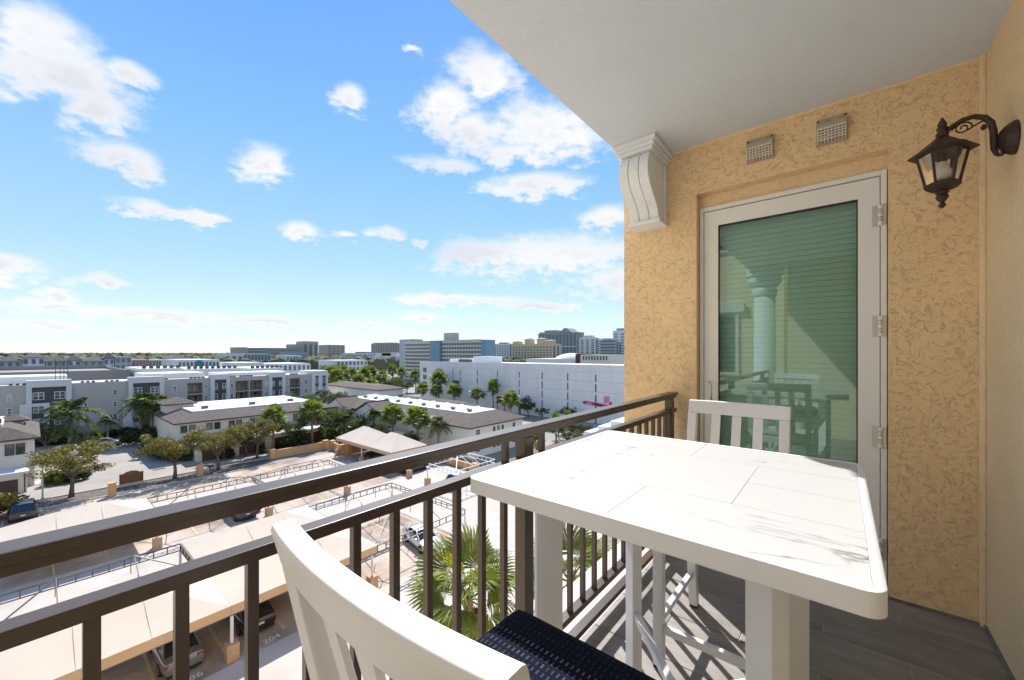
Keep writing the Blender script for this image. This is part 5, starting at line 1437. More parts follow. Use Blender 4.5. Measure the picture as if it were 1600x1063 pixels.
# parking deck wing behind with brown grey parapet
b2 = thing('parking_deck', 'brown grey parking deck behind the apartment roof', 'building', (-170, 0, 0))
M_BRG = mat('brown_grey_concrete', (0.30, 0.27, 0.245), 0.9, var=0.06, vscale=0.2)
MB().box(-215, -160, -60, 18, 0, 11.2).build('deck', M_BRG, b2); MB().box(-160, -159.6, -60, 18.4, 0, 12.2).box(-215, -214.6, -60, 18, 0, 12.6).box(-160, -215, 18.0, 18.4, 0, 12.0).build('parapet', M_BRG, b2)
for (x0, x1, y0, y1, z, lb) in ((-178, -150, 19, 29, 12.3, 'white flat roofed wing behind the second white portal'), (-182, -152, 29.5, 44, 11.8, 'white flat roofed wing with a row of roof hatches'), (-176, -150, 46, 56, 11.6, 'white flat roofed wing behind the corner tower')):
    o = thing('rear_wing', lb, 'building', (x0, y0, 0)); MB().box(x0, x1, y0, y1, 0, z).build('wall', M_APTW, o); MB().box(x0 + 0.4, x1 - 0.4, y0 + 0.4, y1 - 0.4, z + 0.001, z + 0.3).build('roof', M_WROOF, o)
    for k in range(int((y1 - y0) / 1.5)):
        MB().box(x1 - 3, x1 - 2.2, y0 + 1 + k * 1.5, y0 + 1.8 + k * 1.5, z + 0.301, z + 1.1).build('roof_hatch', M_APTD, o)

# --- tiled hip helper
def hip(x0, x1, y0, y1, z0, z1, ins, ov=0.5):
    m = MB(); x0 -= ov; x1 += ov; y0 -= ov; y1 += ov
    A, B, C_, D = (x0, y0, z0), (x1, y0, z0), (x1, y1, z0), (x0, y1, z0)
    a, b, c_, d = (x0 + ins, y0 + ins, z1), (x1 - ins, y0 + ins, z1), (x1 - ins, y1 - ins, z1), (x0 + ins, y1 - ins, z1)
    m.quad(A, B, b, a); m.quad(B, C_, c_, b); m.quad(C_, D, d, c_); m.quad(D, A, a, d); m.quad(a, b, c_, d)
    m.box(x0, x1, y0, y1, z0 - 0.22, z0 - 0.002)
    return m
# --- cream house at the left edge
ha = thing('cream_house', 'cream house with brown tiled roof and garage at the left edge', 'building', (-84, -5, 0))
MB().box(-96, -80.0, -12, 0.25, 0, 6.0).build('wall', M_CREAM, ha)
hip(-96, -80.0, -12, 0.25, 6.22, 7.5, 2.6).build('roof', M_TILE_R, ha)
MB().box(-93.2, -82.8, -9.5, -2.4, 7.501, 7.9).build('flat_roof', M_WROOF, ha); MB().box(-84.5, -83.6, -3.4, -2.5, 7.901, 8.5).build('roof_unit', M_APTD, ha)
window(ha, -80.0, -1.75, 4.2, 0.75, 1.4, style='dark', mull=0); window(ha, -80.0, -0.9, 4.2, 0.75, 1.4, style='dark', mull=0)
MB().box(-79.99, -76.8, -8, -0.35, 0, 2.35).build('garage_wall', M_CREAM, ha); MB().box(-80, -76.6, -8.2, -0.2, 2.351, 2.6).build('garage_roof', M_WROOF, ha)
MB().box(-76.799, -76.74, -4.6, -1.05, 0.05, 1.75).build('garage_door', M_GARD, ha)
MB().box(-76.799, -76.72, -0.58, -0.48, 0.0, 2.3).build('downpipe', M_WINK, ha)
MB().box(-92, -89.2, -2.7, -0.7, 6.9, 7.4).build('stair_tower', M_CREAM, ha); hip(-92, -89.2, -2.7, -0.7, 7.62, 8.3, 1.6).build('tower_roof', M_TILE_R, ha)
# --- cream row house behind the oaks
hb_ = thing('cream_row_house', 'long cream row house with brown roof and white flat top behind the oaks', 'building', (-88, 25, 0))
MB().box(-104, -82.4, 14.9, 41, 0, 5.5).build('wall', M_CREAM, hb_)
hip(-104, -82.4, 14.9, 41, 5.72, 6.7, 3.1).build('roof', M_TILE_R, hb_)
MB().box(-101.5, -85.8, 17.6, 38, 6.701, 7.0).build('flat_roof', M_WROOF, hb_)
for yy in (15.8, 16.9, 19.2, 20.3, 22.4, 23.5, 25.6, 26.7, 29, 30.1, 33, 34.1):
    window(hb_, -82.4, yy, 4.0, 0.85, 1.15, style='dark', mull=0)
MB().box(-82.39, -77.0, 16.4, 36, 0, 2.5).build('garage_wall', M_CREAM, hb_); MB().box(-82.4, -76.7, 16.2, 36.2, 2.501, 2.75).build('garage_roof', M_WROOF, hb_)
for yy in (17.0, 22.0, 27.0, 31.5):
    MB().box(-76.999, -76.93, yy, yy + 3.8, 0.05, 2.05).build('garage_door', M_GARD, hb_)
for yy in (19.5, 27.0, 34):
    MB().box(-89, -88.2, yy, yy + 0.9, 7.001, 7.5).build('roof_unit', M_PIPE, hb_)
MB().box(-99, -94, 15.5, 19.5, 5.9, 7.5).build('stair_tower', M_CREAM, hb_); hip(-99, -94, 15.5, 19.5, 7.72, 8.6, 2.2).build('tower_roof', M_TILE_R, hb_)
# --- white row houses in the middle with mansard and white roof deck
M_CW = mat('white_render', (0.72, 0.70, 0.66), 0.85, var=0.03, vscale=0.3)
hc = thing('white_row_houses', 'white row houses with dark brown tiled mansard and white roof deck', 'building', (-70, 50, 0))
MB().box(-92, -45.5, 44.5, 58, 0, 5.0).build('wall', M_CW, hc)
hip(-92, -45.5, 44.5, 58, 5.2, 6.5, 3.6, 0.6).build('roof', M_TILE_R, hc)
MB().box(-88.6, -48.9, 47.9, 54.6, 6.501, 6.7).build('flat_roof', M_WROOF, hc)
for k in range(9):
    xx = -87.5 + k * 4.3
    MB().prism([(xx, 50.6, 6.701), (xx + 0.9, 50.6, 7.15), (xx + 1.8, 50.6, 6.701)], (0, 2.8, 0), 'y').build('roof_saddle', M_WROOF, hc)
    MB().box(xx + 2.3, xx + 2.9, 49.0, 49.6, 6.701, 7.15).build('roof_unit', M_PIPE, hc)
for xg in (-86.0, -73.2):     # cross gables over the alley
    MB().prism([(xg - 4.6, 42.9, 4.9), (xg + 4.6, 42.9, 4.9), (xg, 42.9, 6.9)], (0, 1.59, 0), 'y').build('gable_wall', M_CW, hc)
    MB().box(xg - 4.0, xg + 4.0, 42.9, 44.49, 2.85, 4.899).build('gable_wall', M_CW, hc)
    g2 = MB(); 
    for s_ in (-1, 1):
        g2.obox((xg + s_ * 2.45, 45.2, 6.06), (2.65, 0, -s_ * 1.15 * s_ * (1 if s_ > 0 else 1) * (1 if s_ > 0 else -1)), (0, 2.6, 0), (0.02 * s_, 0, 0.08))
    g2.build('gable_roof', M_TILE_R, hc)
    for dx in (-2.2, -1.3, 1.3):
        window(hc, xg + dx, 42.9, 3.5, 0.55, 0.95, face='-y', style='dark', mull=0)
MB().box(-93.5, -56, 42.5, 44.49, 0, 2.8).build('garage_wall', M_CW, hc)
for k in range(7):
    MB().box(-92.6 + k * 5.1, -92.6 + k * 5.1 + 0.9, 42.44, 42.499, 0.2, 2.1).build('garage_door', M_WINK, hc)
for (yy, w) in ((46.3, 0.9), (50.2, 0.55), (51.3, 0.55), (52.4, 0.55), (55.5, 0.7)):
    window(hc, -45.5, yy, 1.0, w, 1.5, style='dark', mull=0); window(hc, -45.5, yy, 3.4, w * 0.8, 1.1, style='dark', mull=0)
hc2 = thing('white_gabled_house', 'white house with a brown hipped roof behind the white row houses', 'building', (-110, 62, 0))
MB().box(-127, -97, 60, 68, 0, 6.9).build('wall', M_CW, hc2); hip(-127, -97, 60, 68, 7.0, 7.9, 3.2).build('roof', M_TILE_R, hc2)
for xx in (-125.8, -124.6): window(hc2, xx, 60, 4.2, 0.7, 1.2, face='-y', style='dark', mull=0)
hc3 = thing('brown_roof_house', 'low house with a brown roof between the row houses and the garage palms', 'building', (-80, 68, 0))
MB().box(-112, -68, 64, 71, 0, 3.6).build('wall', M_CREAM, hc3); hip(-112, -68, 64, 71, 3.8, 5.0, 3.2).build('roof', M_TILE_R, hc3)
# --- white building under the rail at the right
hd = thing('white_terrace_building', 'white low building with stepped cornice under the rail at the right', 'building', (-20, 58, 0))
MB().box(-29.4, -5, 54, 75, 0, 4.6).build('wall', M_CW, hd); MB().box(-30, -5, 53.5, 75, 4.601, 5.1).build('cornice', M_WHITE, hd); MB().box(-28.5, -5, 55, 75, 5.101, 5.9).build('parapet', M_WHITE, hd)
MB().box(-27.2, -5, 56.5, 75, 5.901, 6.6).build('roof_block', M_CW, hd)
window(hd, -28.4, 54, 2.4, 0.7, 1.0, face='-y', style='dark', mull=0)

# --- white precast parking garage
GY = 87.0
ga = thing('white_garage', 'large white precast concrete garage with rows of narrow slots', 'building', (-80, GY, 0))
M_GAR = mat('white_precast', (0.66, 0.655, 0.64), 0.85, col2=(0.74, 0.735, 0.72), vscale=0.25, vdetail=7)
def _streaks(m, sc):
    nt, b = nodes_of(m)
    for n in nt.nodes:
        if n.type == 'TEX_NOISE':
            mp2 = add(nt, 'ShaderNodeMapping'); mp2.inputs['Scale'].default_value = sc
            l0 = n.inputs['Vector'].links[0]; src = l0.from_socket
            nt.links.remove(l0); nt.links.new(src, mp2.inputs[0]); nt.links.new(mp2.outputs[0], n.inputs['Vector'])
_streaks(M_GAR, (6.0, 6.0, 0.5))
_streaks(M_APT, (5.0, 5.0, 0.6))
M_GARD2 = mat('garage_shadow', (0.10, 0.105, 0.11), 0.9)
GX = [-114.0, -102.8, -97.0, -93.6, -85.9, -77.7, -69.6, -61.75, -53.8, -45.9, -36.0]
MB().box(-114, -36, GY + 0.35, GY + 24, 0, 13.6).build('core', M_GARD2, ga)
zr = [0.0, 2.55, 5.05, 7.55, 10.05, 12.45]
for a, b in zip(GX, GX[1:]):
    for k in range(5):
        # panels leave a slot at their left edge where the wall shows its dark core
        MB().box(a + (0.42 if a > -114 and k < 5 else 0.0), b - 0.03, GY, GY + 0.349, zr[k] + 0.015, zr[k + 1] - 0.015).build('panel', M_GAR, ga)
    MB().box(a + 0.001, b - 0.001, GY - 0.02, GY + 0.349, 12.46, 14.15).build('parapet_panel', M_GAR, ga)
    for k in range(5):
        if a > -114:
            MB().box(a - 0.029, a + 0.419, GY + 0.02, GY + 0.34, zr[k + 1] - 0.62, zr[k + 1] - 0.016).build('spandrel', M_GAR, ga)
MB().box(-114, -36, GY + 0.5, GY + 24, 13.601, 13.7).build('roof', M_WROOF, ga)
for k in range(4):
    window(ga, -111.2, GY, 3.1 + 2.45 * k, 1.7, 1.5, face='-y', style='dark', mull=1)
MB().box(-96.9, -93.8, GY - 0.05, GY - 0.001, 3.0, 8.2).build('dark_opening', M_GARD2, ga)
MB().box(-90.5, -83.5, GY + 3, GY + 9, 13.701, 16.0).build('stair_block', M_WHITE, ga); MB().box(-104, -97, GY + 5, GY + 12, 13.701, 15.0).build('stair_block', M_WHITE, ga); MB().box(-97, -92, GY + 3, GY + 9, 13.701, 15.1).build('roof_unit', M_CREAM, ga)
for k in range(5):
    MB().box(-97 + k * 1.3, -96.2 + k * 1.3, GY + 2.6, GY + 2.95, 14.0, 15.0).build('roof_vent', M_GARD2, ga)
# pink aeroplane painted on the wall
M_PINK = mat('pink_paint', (0.55, 0.02, 0.16), 0.7); M_PINKL = mat('pale_pink_paint', (0.62, 0.24, 0.36), 0.7); M_NAVYP = mat('navy_paint', (0.05, 0.035, 0.09), 0.7)
def pflat(pts, m, nm, off):
    x_, z_ = 87 / 100.0, 0
    MB().prism([(x, GY - off, z) for x, z in pts], (0, off - 0.002, 0), 'y').build(nm, m, ga)
pflat([(-49.3, 4.9), (-48.7, 5.25), (-47.2, 5.2), (-45.6, 5.0), (-42.4, 4.75), (-41.9, 5.5), (-41.4, 5.5), (-41.7, 4.1), (-44.2, 4.05), (-46.8, 4.3), (-48.4, 4.35), (-49.2, 4.6)], M_PINK, 'mural_fuselage', 0.02)
pflat([(-48.4, 4.36), (-47.0, 4.3), (-46.6, 4.9), (-48.0, 5.05)], M_PINKL, 'mural_wing', 0.03)
pflat([(-43.6, 5.05), (-42.0, 5.3), (-42.1, 6.8), (-43.5, 6.7)], M_PINKL, 'mural_tail', 0.03)
pflat([(-46.6, 5.0), (-45.4, 4.95), (-44.2, 4.6), (-44.4, 4.2), (-45.6, 4.35)], M_NAVYP, 'mural_shadow', 0.03)
pflat([(-49.25, 4.62), (-48.75, 4.55), (-48.7, 5.0), (-49.2, 4.95)], M_NAVYP, 'mural_nose', 0.03)
# --- buildings right behind the garage
dm = thing('domed_hall', 'white domed hall roof behind the garage', 'building', (-69, 140, 0))
MB().box(-106, -76, 138, 160, 0, 14.6).build('wall', M_CW, dm); 
d_ = MB(); d_.lathe([(8.0 * math.cos(R(a)) + 0.05, 13.4 + 3.6 * math.sin(R(a))) for a in range(0, 91, 10)], (-87.5, 146, 0), 28); d_.build('dome', M_WROOF, dm, smooth=True)
sb_ = thing('slatted_block', 'cream rooftop block with dark upright slots behind the garage', 'building', (-57, 136, 0))
MB().box(-78, -66, 136, 150, 0, 16.4).build('wall', M_CREAM, sb_)
for k in range(9):
    MB().box(-76.9 + k * 1.2, -76.3 + k * 1.2, 135.95, 135.999, 14.4, 15.9).build('slot', M_GARD2, sb_)
MB().box(-80.2, -78.1, 136, 148, 0, 16.8).build('brown_core', M_GARD, sb_)

# --- mid rise with teal panels
M_TEAL = mat('teal_panel', (0.17, 0.28, 0.34), 0.6, var=0.05, vscale=0.2); M_BEIGE = mat('beige_band', (0.52, 0.50, 0.44), 0.85); M_BAND = mat('window_band', (0.10, 0.12, 0.12), 0.2, spec=0.7)
tl_ = thing('teal_midrise', 'wide mid rise with beige floor bands and teal end panels', 'building', (-175, 150, 0))
MB().box(-212, -185, 150.4, 156, 0, 24.0).box(-176.5, -145, 150.4, 156, 0, 23.9).build('glazed_wall', M_BAND, tl_)
MB().box(-184.99, -176.51, 148.6, 157, 0, 24.2).build('teal_shaft', M_TEAL, tl_); MB().box(-144.99, -141.5, 150, 157, 0, 24.0).build('teal_end', M_TEAL, tl_)
MB().box(-177.0, -168.5, 152, 156, 24.21, 28.6).build('roof_tower', M_BEIGE, tl_)
for k in range(11):
    for (a, b) in ((-212.1, -185.01), (-176.49, -145.01)):
        MB().box(a, b, 149.9, 150.399, k * 2.2 + 0.6, k * 2.2 + 1.55).build('floor_band', M_BEIGE, tl_)
for (a, b) in ((-212.1, -185.01), (-176.49, -145.01)):
    MB().box(a, b, 149.85, 150.399, 23.5, 24.3).build('cornice', M_BEIGE, tl_)
    n_ = int((b - a) / 2.2)
    for k in range(n_):
        xx = a + (k + 0.5) * (b - a) / n_
        MB().box(xx - 0.16, xx + 0.16, 150.2, 150.39, 0.5, 23.5).build('mullion', M_BEIGE, tl_)

# --- skyline
def tower_b(label, x0, x1, y, dep, z, wallm, bandm, vert=0, horiz=0, roofs=(), side=None, name='tower_block'):
    dep *= 0.4
    t = thing(name, label, 'building', ((x0 + x1) / 2, y, 0))
    MB().box(x0, x1, y, y + dep, 0, z).build('wall', wallm, t)
    w = x1 - x0
    if vert:
        bw_ = w / vert
        for k in range(vert):
            MB().box(x0 + (k + 0.28) * bw_, x0 + (k + 0.74) * bw_, y - 0.3, y - 0.001, 2, z - 2.2).build('window_strip', bandm, t)
            if horiz:
                pass
    if horiz:
        fh = (z - 2) / horiz
        for k in range(horiz):
            if vert:
                MB().box(x0 + 0.2, x1 - 0.2, y - 0.55, y - 0.301, 2 + k * fh, 2 + k * fh + fh * 0.38).build('floor_band', wallm, t)
            else:
                MB().box(x0 + 0.6, x1 - 0.6, y - 0.3, y - 0.001, 2 + k * fh + fh * 0.4, 2 + k * fh + fh * 0.9).build('window_strip', bandm, t)
    # +x flank
    for k in range(max(2, int(dep / 7))):
        MB().box(x1 + 0.001, x1 + 0.3, y + 2 + k * 7, y + 5 + k * 7, 2, z - 2.2).build('window_strip', bandm, t)
    for (a, b, z1, mm) in roofs:
        MB().box(a, b, y + 1, y + dep - 1, z + 0.001, z1).build('roof_block', mm, t)
    return t
M_SKT = mat('far_tan', (0.42, 0.37, 0.31), 0.85); M_SKG = mat('far_grey', (0.40, 0.41, 0.42), 0.85); M_SKB = mat('far_brown', (0.27, 0.235, 0.22), 0.85); M_SKW = mat('far_white', (0.68, 0.675, 0.66), 0.85); M_SKY_ = mat('far_yellow', (0.60, 0.49, 0.32), 0.85)
M_GLS = mat('far_glass', (0.10, 0.13, 0.155), 0.25, spec=0.7); M_GLSB = mat('far_blue_glass', (0.16, 0.25, 0.33), 0.2, spec=0.7); M_SKD = mat('far_dark_stone', (0.32, 0.335, 0.315), 0.85)
tower_b('ribbed grey beige round topped tower left of the teal mid rise', -1003, -902, 600, 60, 43.5, M_SKT, M_SKB, vert=9, roofs=((-995, -960, 45.5, M_SKT), (-945, -910, 45.0, M_SKT)))
tower_b('white and dark apartment row left of the art deco block', -640, -548, 330, 60, 17.2, M_SKW, M_GLS, vert=12, horiz=5, roofs=((-600, -570, 19.0, M_SKB),))
tower_b('pale grey slab behind the left end of the teal mid rise', -232, -217, 160, 20, 26.2, M_SKG, M_SKG, vert=0)
t_ = tower_b('white art deco building with tall windows left of the teal mid rise', -382, -326, 230, 40, 14.4, M_SKW, M_GLS, vert=9, horiz=3, roofs=((-378, -340, 16.6, M_SKW), (-366, -350, 18.0, M_SKT)))
tower_b('white and teal apartment tower right of the teal mid rise', -385, -353, 420, 30, 30.3, M_SKW, M_GLSB, vert=7, horiz=9, roofs=((-372, -362, 32.0, M_GLSB),))
t_ = tower_b('yellow apartment building with red brown turrets', -273, -221, 330, 40, 26.5, M_SKY_, M_GLS, vert=13, horiz=9)
for (xx, zz) in ((-268, 28.6), (-252, 31.0), (-236, 31.2), (-225, 29.0)):
    MB().box(xx - 3.4, xx + 3.4, 329.4, 338, 26.501, zz).build('turret', M_SKY_, t_); hip(xx - 3.4, xx + 3.4, 329.4, 338, zz + 0.2, zz + 1.6, 3.0).build('turret_roof', M_SKB, t_)
t_ = tower_b('dark green grey tower with a curved pediment, tallest of the skyline', -332, -269.5, 460, 50, 45.2, M_SKD, M_GLS, vert=11, horiz=0, roofs=((-322, -303, 48.8, M_SKD), (-330, -326, 46.5, M_SKD)))
MB().prism([(-296, 459, 45.3), (-277, 459, 45.3), (-280, 459, 47.2), (-283.5, 459, 50.2), (-286.5, 459, 51.3), (-289.5, 459, 50.2), (-293, 459, 47.2)], (0, 20, 0), 'y').build('pediment', M_SKD, t_)
MB().box(-309, -289, 458.6, 459.69, 4, 25).build('lower_glazing', M_GLSB, t_); MB().box(-332.2, -269.3, 458.9, 459.69, 25.2, 26.4).build('belt_course', M_SKW, t_)
tower_b('white condo tower with pale blue glass right of the pediment tower', -242, -221, 420, 24, 35.5, M_SKW, M_GLS, vert=3, horiz=12, roofs=((-238, -226, 38.0, M_SKW),))
tower_b('pale blue glass half of the white condo pair', -220.8, -213, 424, 24, 34.0, M_SKW, M_GLSB, vert=2, horiz=12)
tower_b('grey office block with dark window bands near the wall edge', -194.5, -177, 380, 24, 30.2, M_SKG, M_GLS, horiz=9, roofs=((-192, -184, 32.4, M_SKG),))
tower_b('white tower with blue balconies cut off by the tan wall', -189.6, -168, 400, 24, 41.0, M_SKW, M_GLSB, vert=3, horiz=13, roofs=((-186, -166, 43.6, M_SKG),))
def tower_x(label, x, y0, y1, dep, z, wallm, bandm, vert=0, horiz=0, name='far_building', roof=None):
    t = thing(name, label, 'building', (x, (y0 + y1) / 2, 0))
    MB().box(x - dep, x, y0, y1, 0, z).build('wall', wallm, t)
    w = y1 - y0
    for k in range(vert):
        bw_ = w / vert
        for q in range(max(1, horiz)):
            fh = (z - 2) / max(1, horiz)
            MB().box(x + 0.001, x + 0.25, y0 + (k + 0.25) * bw_, y0 + (k + 0.75) * bw_, 2 + q * fh + fh * 0.25, 2 + q * fh + fh * 0.85).build('window', bandm, t)
    if vert == 0 and horiz:
        fh = (z - 2) / horiz
        for q in range(horiz):
            MB().box(x + 0.001, x + 0.25, y0 + 0.6, y1 - 0.6, 2 + q * fh + fh * 0.4, 2 + q * fh + fh * 0.9).build('window_band', bandm, t)
    if roof == 'hip':
        hip(x - dep, x, y0, y1, z + 0.25, z + 2.6, min(dep, w) * 0.48, 0.8).build('roof', mat('far_roof', (0.13, 0.125, 0.125), 0.9, var=0.1, vscale=0.3), t)
    elif roof:
        MB().box(x - dep + 0.5, x - 0.5, y0 + 0.5, y1 - 0.5, z + 0.001, z + 0.4).build('roof', roof, t)
    return t
tower_x('grey round shouldered hospital wing on the horizon', -700, 199, 211, 40, 25.6, M_SKT, M_SKB, roof=M_SKT)
tower_x('blue grey hospital wing beside the round shouldered one', -700, 211.2, 236, 40, 25.0, M_SKG, M_GLS, horiz=5)
tower_x('long brown hospital block on the horizon', -702, 236.2, 292, 60, 25.4, M_SKB, M_SKD, horiz=5)
tower_x('tan stepped tower above the long brown block', -760, 300, 318, 30, 33.0, M_SKT, M_SKB, vert=4, horiz=1)
tower_x('taller right part of the tan stepped tower', -762, 318.2, 346, 30, 38.6, M_SKT, M_GLS, vert=3, horiz=1, roof=M_SKG)
tower_x('tan tower with rounded top right of the stepped tower', -800, 382, 418, 40, 33.5, M_SKT, M_SKB, vert=4, horiz=6, roof=M_SKT)
tower_x('low white block with tall blue windows before the hospital', -420, 109, 123, 25, 16.2, M_SKW, M_GLS, vert=3, horiz=1, roof=M_WROOF)
tower_x('low grey green block with arched windows before the hospital', -421, 124, 146, 25, 16.2, M_SKG, M_GLS, vert=8, horiz=2, roof=M_WROOF)
tower_x('white modern house beyond the oaks near the hospital', -400, 152, 166, 25, 14.6, M_SKW, M_GLSB, vert=5, horiz=2, roof=M_WROOF)
tower_x('dark blue glass block under the tan stepped tower', -560, 214, 240, 25, 17.6, M_GLSB, M_SKG, horiz=4, roof=M_SKG)
tower_x('white hall with a teal stripe behind the apartment roofs', -260, 47.5, 65, 40, 13.2, M_SKW, M_GLS, vert=11, horiz=2, roof=M_WROOF)
MB().box(-259.74, -259.5, 55.0, 57.2, 2, 13.2).build('teal_stripe', mat('teal_stripe', (0.02, 0.22, 0.28), 0.7), bpy.data.objects['far_building.010'] if 'far_building.010' in bpy.data.objects else None)
tower_x('pink low shop row behind the apartment roofs', -340, 40, 47.8, 25, 13.0, mat('pink_wall', (0.55, 0.30, 0.29), 0.85), M_GLS, vert=5, horiz=2)
tower_x('pale green shop row next to the pink one', -341, 48, 58.5, 25, 12.6, mat('sage_wall', (0.42, 0.43, 0.36), 0.85), M_GLS, vert=7, horiz=2)
tower_x('orange brick shop with a peaked roof', -340, 58.8, 66, 25, 13.2, mat('brick_wall', (0.42, 0.22, 0.15), 0.85), M_GLS, vert=4, horiz=2, roof='hip')
tower_x('white gallery building with a purple corner', -240, 66.5, 80, 30, 11.6, M_SKW, M_GLS, vert=6, horiz=1, roof=M_WROOF)
tower_x('white two storey clinic right of the gallery', -230, 81, 100, 30, 11.0, M_SKW, M_GLS, vert=8, horiz=2, roof=M_WROOF)
HS = [(-60, -30, 11.5), (-29, -11, 11.0), (-10.8, -3.4, 12.6), (-3.2, 4.6, 14.4), (5.0, 12.4, 12.4), (12.6, 18.0, 12.8), (18.2, 26.8, 12.2), (27.0, 31.2, 13.6), (31.4, 38.4, 14.6)]
for i, (a, b, z) in enumerate(HS):
    tower_x(['white farmhouse style flat far left of the grey roofed row', 'second white flat of the grey roofed row', 'grey roofed white flat at the left frame edge', 'tall white gabled flat above the left end of the apartment roof', 'grey roofed flat right of the tall gabled one', 'white gabled flat behind the roof masts', 'long grey roofed flat behind the royal palm', 'small white gabled flat near the dark railing block', 'white flat with a dark rooftop railing, right end of the row'][i], -330 - (i % 2) * 1.5, a, b, 16, z, M_SKW if i % 2 else M_SKG, M_GLS, vert=max(2, int((b - a) / 2.2)), horiz=3, roof='hip' if i != 8 else M_SKG, name='far_flat')
# white vaulted market roofs
vb_ = thing('vaulted_hall', 'white hall with curved vault roofs beyond the apartment corner', 'building', (-380, 180, 0))
MB().box(-410, -345, 178, 210, 0, 5).build('wall', M_SKW, vb_)
for k in range(2):
    v_ = MB(); xc_ = -394 + k * 23
    pts_ = [(xc_ + 11 * math.cos(R(a)), 177, 5.01 + 5.0 * math.sin(R(a))) for a in range(0, 181, 15)]
    v_.prism(pts_, (0, 33, 0), 'y'); v_.build('vault_roof', M_WROOF, vb_)
tower_x('low white annex with dark window row beside the vaulted hall', -190, 80, 118, 24, 6.5, M_SKW, M_GLS, vert=16, horiz=1, roof=M_WROOF)
tower_x('white low block left of the art deco building', -300, 150, 176, 30, 11.0, M_SKW, M_GLS, vert=8, horiz=2, roof=M_WROOF)

# ------------------------------------------------------------------ more planting
def bush_mesh(seed, n=900, size=0.14):
    rr = random.Random(seed); mb = MB()
    for k in range(9):
        leaf_cloud(mb, (rr.uniform(-0.55, 0.55), rr.uniform(-0.55, 0.55), rr.uniform(0.35, 0.95)), (0.5, 0.5, 0.42), n // 9, size, rr)
    return mb
BUSH = [with_mat(bush_mesh(s), 'crown', m_) for s, m_ in ((31, M_DARKL), (32, M_GREENL), (33, M_DARKL), (34, M_OAK))]
def stem(): 
    return MB().tube([(0, 0, -0.05), (0.03, 0, 0.5)], [0.05, 0.03], 6).mesh('trunk', M_TRUNK)
STEM = stem()
def bush(i, x, y, s_, lb, z=0.0, sz=None):
    t = thing('shrub', lb, 'shrub', (x, y, z), 'shrubs and hedge plants', rnd.uniform(0, 6.28)); t.scale = (s_, s_, sz or s_)
    link('trunk', STEM, t, True); link('crown', BUSH[i], t, True)
ORD = ['first', 'second', 'third', 'fourth', 'fifth', 'sixth', 'seventh', 'eighth', 'ninth', 'tenth', 'eleventh', 'twelfth', 'thirteenth', 'fourteenth', 'fifteenth', 'sixteenth']
k = 0
for y in [v * 1.6 - 6 for v in range(16)]:
    if 6.6 < y < 7.6: continue
    bush(0 if k % 3 else 2, -112.6 + rnd.uniform(-0.5, 0.5), y, rnd.uniform(1.2, 1.9), ORD[k] + ' dark hedge shrub from the left along the foot of the grey apartments'); k += 1
for q, (x, y, s_, i) in enumerate(((-79.3, 1.8, 1.4, 1), (-78.6, 2.9, 1.3, 3), (-79.8, 3.2, 1.6, 0), (-78.4, 4.0, 1.2, 0))):
    bush(i, x, y, s_, ORD[q] + ' garden shrub from the left beside the cream house driveway')
bush(1, -78.4, 1.6, 0.9, 'bright yellow green round shrub at the driveway corner')
bush(3, -66.4, -2.2, 2.1, 'ornamental grass clump above the black estate car'); bush(1, -67.8, -3.4, 2.0, 'tall grassy clump at the left frame edge')
for q, (x, y, s_) in enumerate(((-101, 12.2, 2.2), (-99, 13.6, 2.4), (-88, 13.4, 2.2), (-84.5, 13.6, 2.2), (-81.8, 14.6, 2.0), (-80.3, 15.6, 1.7), (-79.5, 17.0, 1.3))):
    bush(2, x, y, s_, ORD[q] + ' dark shrub from the left around the corner of the cream row house')
for q, (x, y, s_, i) in enumerate(((-76.4, 20.0, 1.1, 0), (-76.2, 24.8, 1.1, 0), (-75.8, 28.6, 1.7, 2), (-75.0, 30.2, 2.2, 0), (-74.5, 35.4, 2.6, 1), (-75.5, 38.5, 2.4, 0), (-73.0, 37.4, 2.7, 0), (-70.5, 36.0, 1.6, 0), (-71.5, 38.6, 2.2, 1))):
    bush(i, x, y, s_, ORD[q] + ' leafy shrub from the left in the bed behind the low orange wall')
# trees beyond the row houses, before the garage, and among the far roofs
TR = [(-74, 86, 0.75, 2, 'dark tree at the foot of the garage, under the slim palm'), (-67, 84.5, 0.8, 2, 'dark tree at the foot of the garage, right of the slim palm'), (-63.5, 83.5, 0.62, 2, 'small dark tree by the garage wall near the rail'), (-58, 82, 0.5, 3, 'green bush tree by the garage wall above the rail'), (-52, 84, 0.6, 2, 'dark bush tree by the garage wall nearest the mural'),
      (-38, 66, 0.55, 2, 'dark tree over the shaded street under the rail'), (-34, 64.5, 0.6, 2, 'dark tree beside the white terrace building'), (-41.5, 63.5, 0.6, 2, 'big dark tree at the far end of the shaded street'), (-43.0, 66.5, 0.55, 2, 'big dark tree behind the shaded street, below the garage corner'), (-37.0, 63.0, 0.62, 2, 'tall dark tree between the street palms and the terrace building'), (-36.5, 60.0, 0.55, 3, 'small green tree in front of the white terrace building'), (-33.0, 59.0, 0.5, 3, 'small bright tree at the terrace building corner')]
for i, (x, y, s_, mi, lb) in enumerate(TR):
    make_tree('broadleaf_tree', lb, 'tree', (x, y, 0), OAK[i % 3][0], OAK[i % 3][mi], None, s_, i * 1.3, 'broadleaf trees among the buildings')
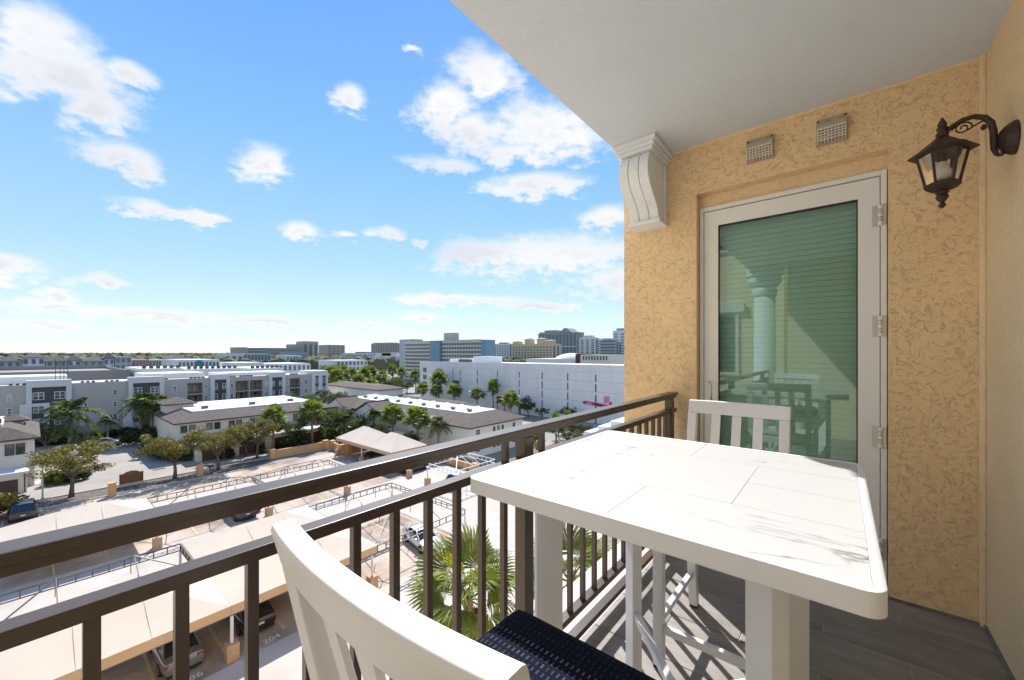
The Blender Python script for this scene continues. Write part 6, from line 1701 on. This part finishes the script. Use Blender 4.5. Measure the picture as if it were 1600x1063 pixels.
MT = [(-76.0, 19.6, 0.72, 1, 'olive tree before the first garage doors of the cream row house'), (-75.8, 22.6, 0.78, 2, 'dark tree before the middle garage doors of the cream row house'), (-75.6, 29.8, 0.85, 3, 'green tree between the two fan palms behind the low orange wall'),
      (-76.4, 36.4, 0.95, 3, 'large green tree at the end of the cream row house'), (-79.5, 39.6, 0.9, 2, 'dark tree at the left corner of the white row houses'), (-73.5, 40.8, 0.7, 3, 'green tree before the low garages of the white row houses'), (-66.0, 41.2, 0.6, 2, 'dark low tree behind the left peaked canopy'),
      (-106, 21, 0.9, 2, 'dark tree between the apartments and the cream row house'), (-107, 28, 0.95, 3, 'green tree behind the flat top of the cream row house'), (-108, 36, 1.0, 2, 'dark tree behind the right part of the cream row house'), (-106, 44, 1.1, 3, 'green tree between cream and white row houses'), (-104, 51, 1.15, 2, 'tall dark tree left of the white gabled house'),
      (-101, 1.5, 0.8, 2, 'dark tree under the large royal palm'), (-99, 6.0, 0.5, 3, 'young bright green tree beside the cream house'), (-57, 41.6, 0.55, 2, 'dark low tree behind the right peaked canopy')]
for i, (x, y, s_, mi, lb) in enumerate(MT):
    make_tree('broadleaf_tree', lb, 'tree', (x, y, 0), OAK[i % 3][0], OAK[i % 3][mi], None, s_, i * 1.7, 'broadleaf trees among the buildings')
rr = random.Random(99)
spots = []
for k in range(64):
    px = rr.uniform(0, 1); d = rr.uniform(0, 1)
    x = -121 - 62 * d - 18 * px; y = 68 + 40 * px + 16 * d * px + rr.uniform(-6, 6)
    spots.append((x, y))
for i, (x, y) in enumerate(spots):
    s_ = rr.uniform(0.65, 1.1)
    if i % 3 == 0:
        put_fan(i % 3, x, y, rr.uniform(5, 8.5), rr.uniform(1.0, 1.6), i * 40, 'fan palm in the palm grove before the teal mid rise', 'palm grove before the teal mid rise')
    else:
        t = make_tree('broadleaf_tree', 'broadleaf tree in the grove before the teal mid rise', 'tree', (x, y, 0), OAK[i % 3][0], OAK[i % 3][2 if i % 2 else 3], None, s_, i * 0.7, 'trees in the grove before the teal mid rise')
for i in range(26):
    y = rr.uniform(-40, 150); x = -300 + rr.uniform(-25, 30) + 0.12 * y
    make_tree('broadleaf_tree', 'tree among the far white flats and shops', 'tree', (x, y, 0), OAK[i % 3][0], OAK[i % 3][1 + i % 3], None, (rr.uniform(1.5, 2.4),) * 2 + (rr.uniform(1.1, 1.5),), i * 0.9, 'trees among the far flats and shops')
# wooded plain out to the horizon: one mass of crowns
fw = MB(); rr = random.Random(123)
for k in range(9000):
    a = R(rr.uniform(-100, -18)); d = 400 * (1 + 11 * rr.random() ** 1.5)
    x, y = d * math.sin(a), d * math.cos(a)
    rd = rr.uniform(3.5, 7.5) * (0.8 + d / 1400); h = rr.uniform(7.5, 14.0) if d < 1300 else rr.uniform(11, 19.5)
    i0 = len(fw.v); n_ = 7
    rows_ = ((0.0, 1.0), (0.55, 0.95), (0.85, 0.6))
    for (zz, r1) in rows_:
        for j in range(n_):
            t = 2 * math.pi * j / n_
            q = rd * r1 * rr.uniform(0.8, 1.2)
            fw.v.append((x + q * math.cos(t), y + q * math.sin(t), h * zz * rr.uniform(0.92, 1.08)))
    fw.v.append((x, y, h))
    for q in range(2):
        for j in range(n_):
            a_ = i0 + q * n_ + j; b_ = i0 + q * n_ + (j + 1) % n_
            fw.f.append((a_, b_, b_ + n_, a_ + n_))
    for j in range(n_):
        fw.f.append((i0 + 2 * n_ + j, i0 + 2 * n_ + (j + 1) % n_, i0 + 3 * n_))
M_WOOD = mat('far_woods', (0.055, 0.062, 0.028), 0.9, col2=(0.17, 0.165, 0.075), vscale=0.02, vdetail=9, bump=1.0, bscale=0.4)
tag(fw.build('far_woods', M_WOOD, raw=True), 'olive green woods stretching to the horizon', 'woods', kind='stuff')
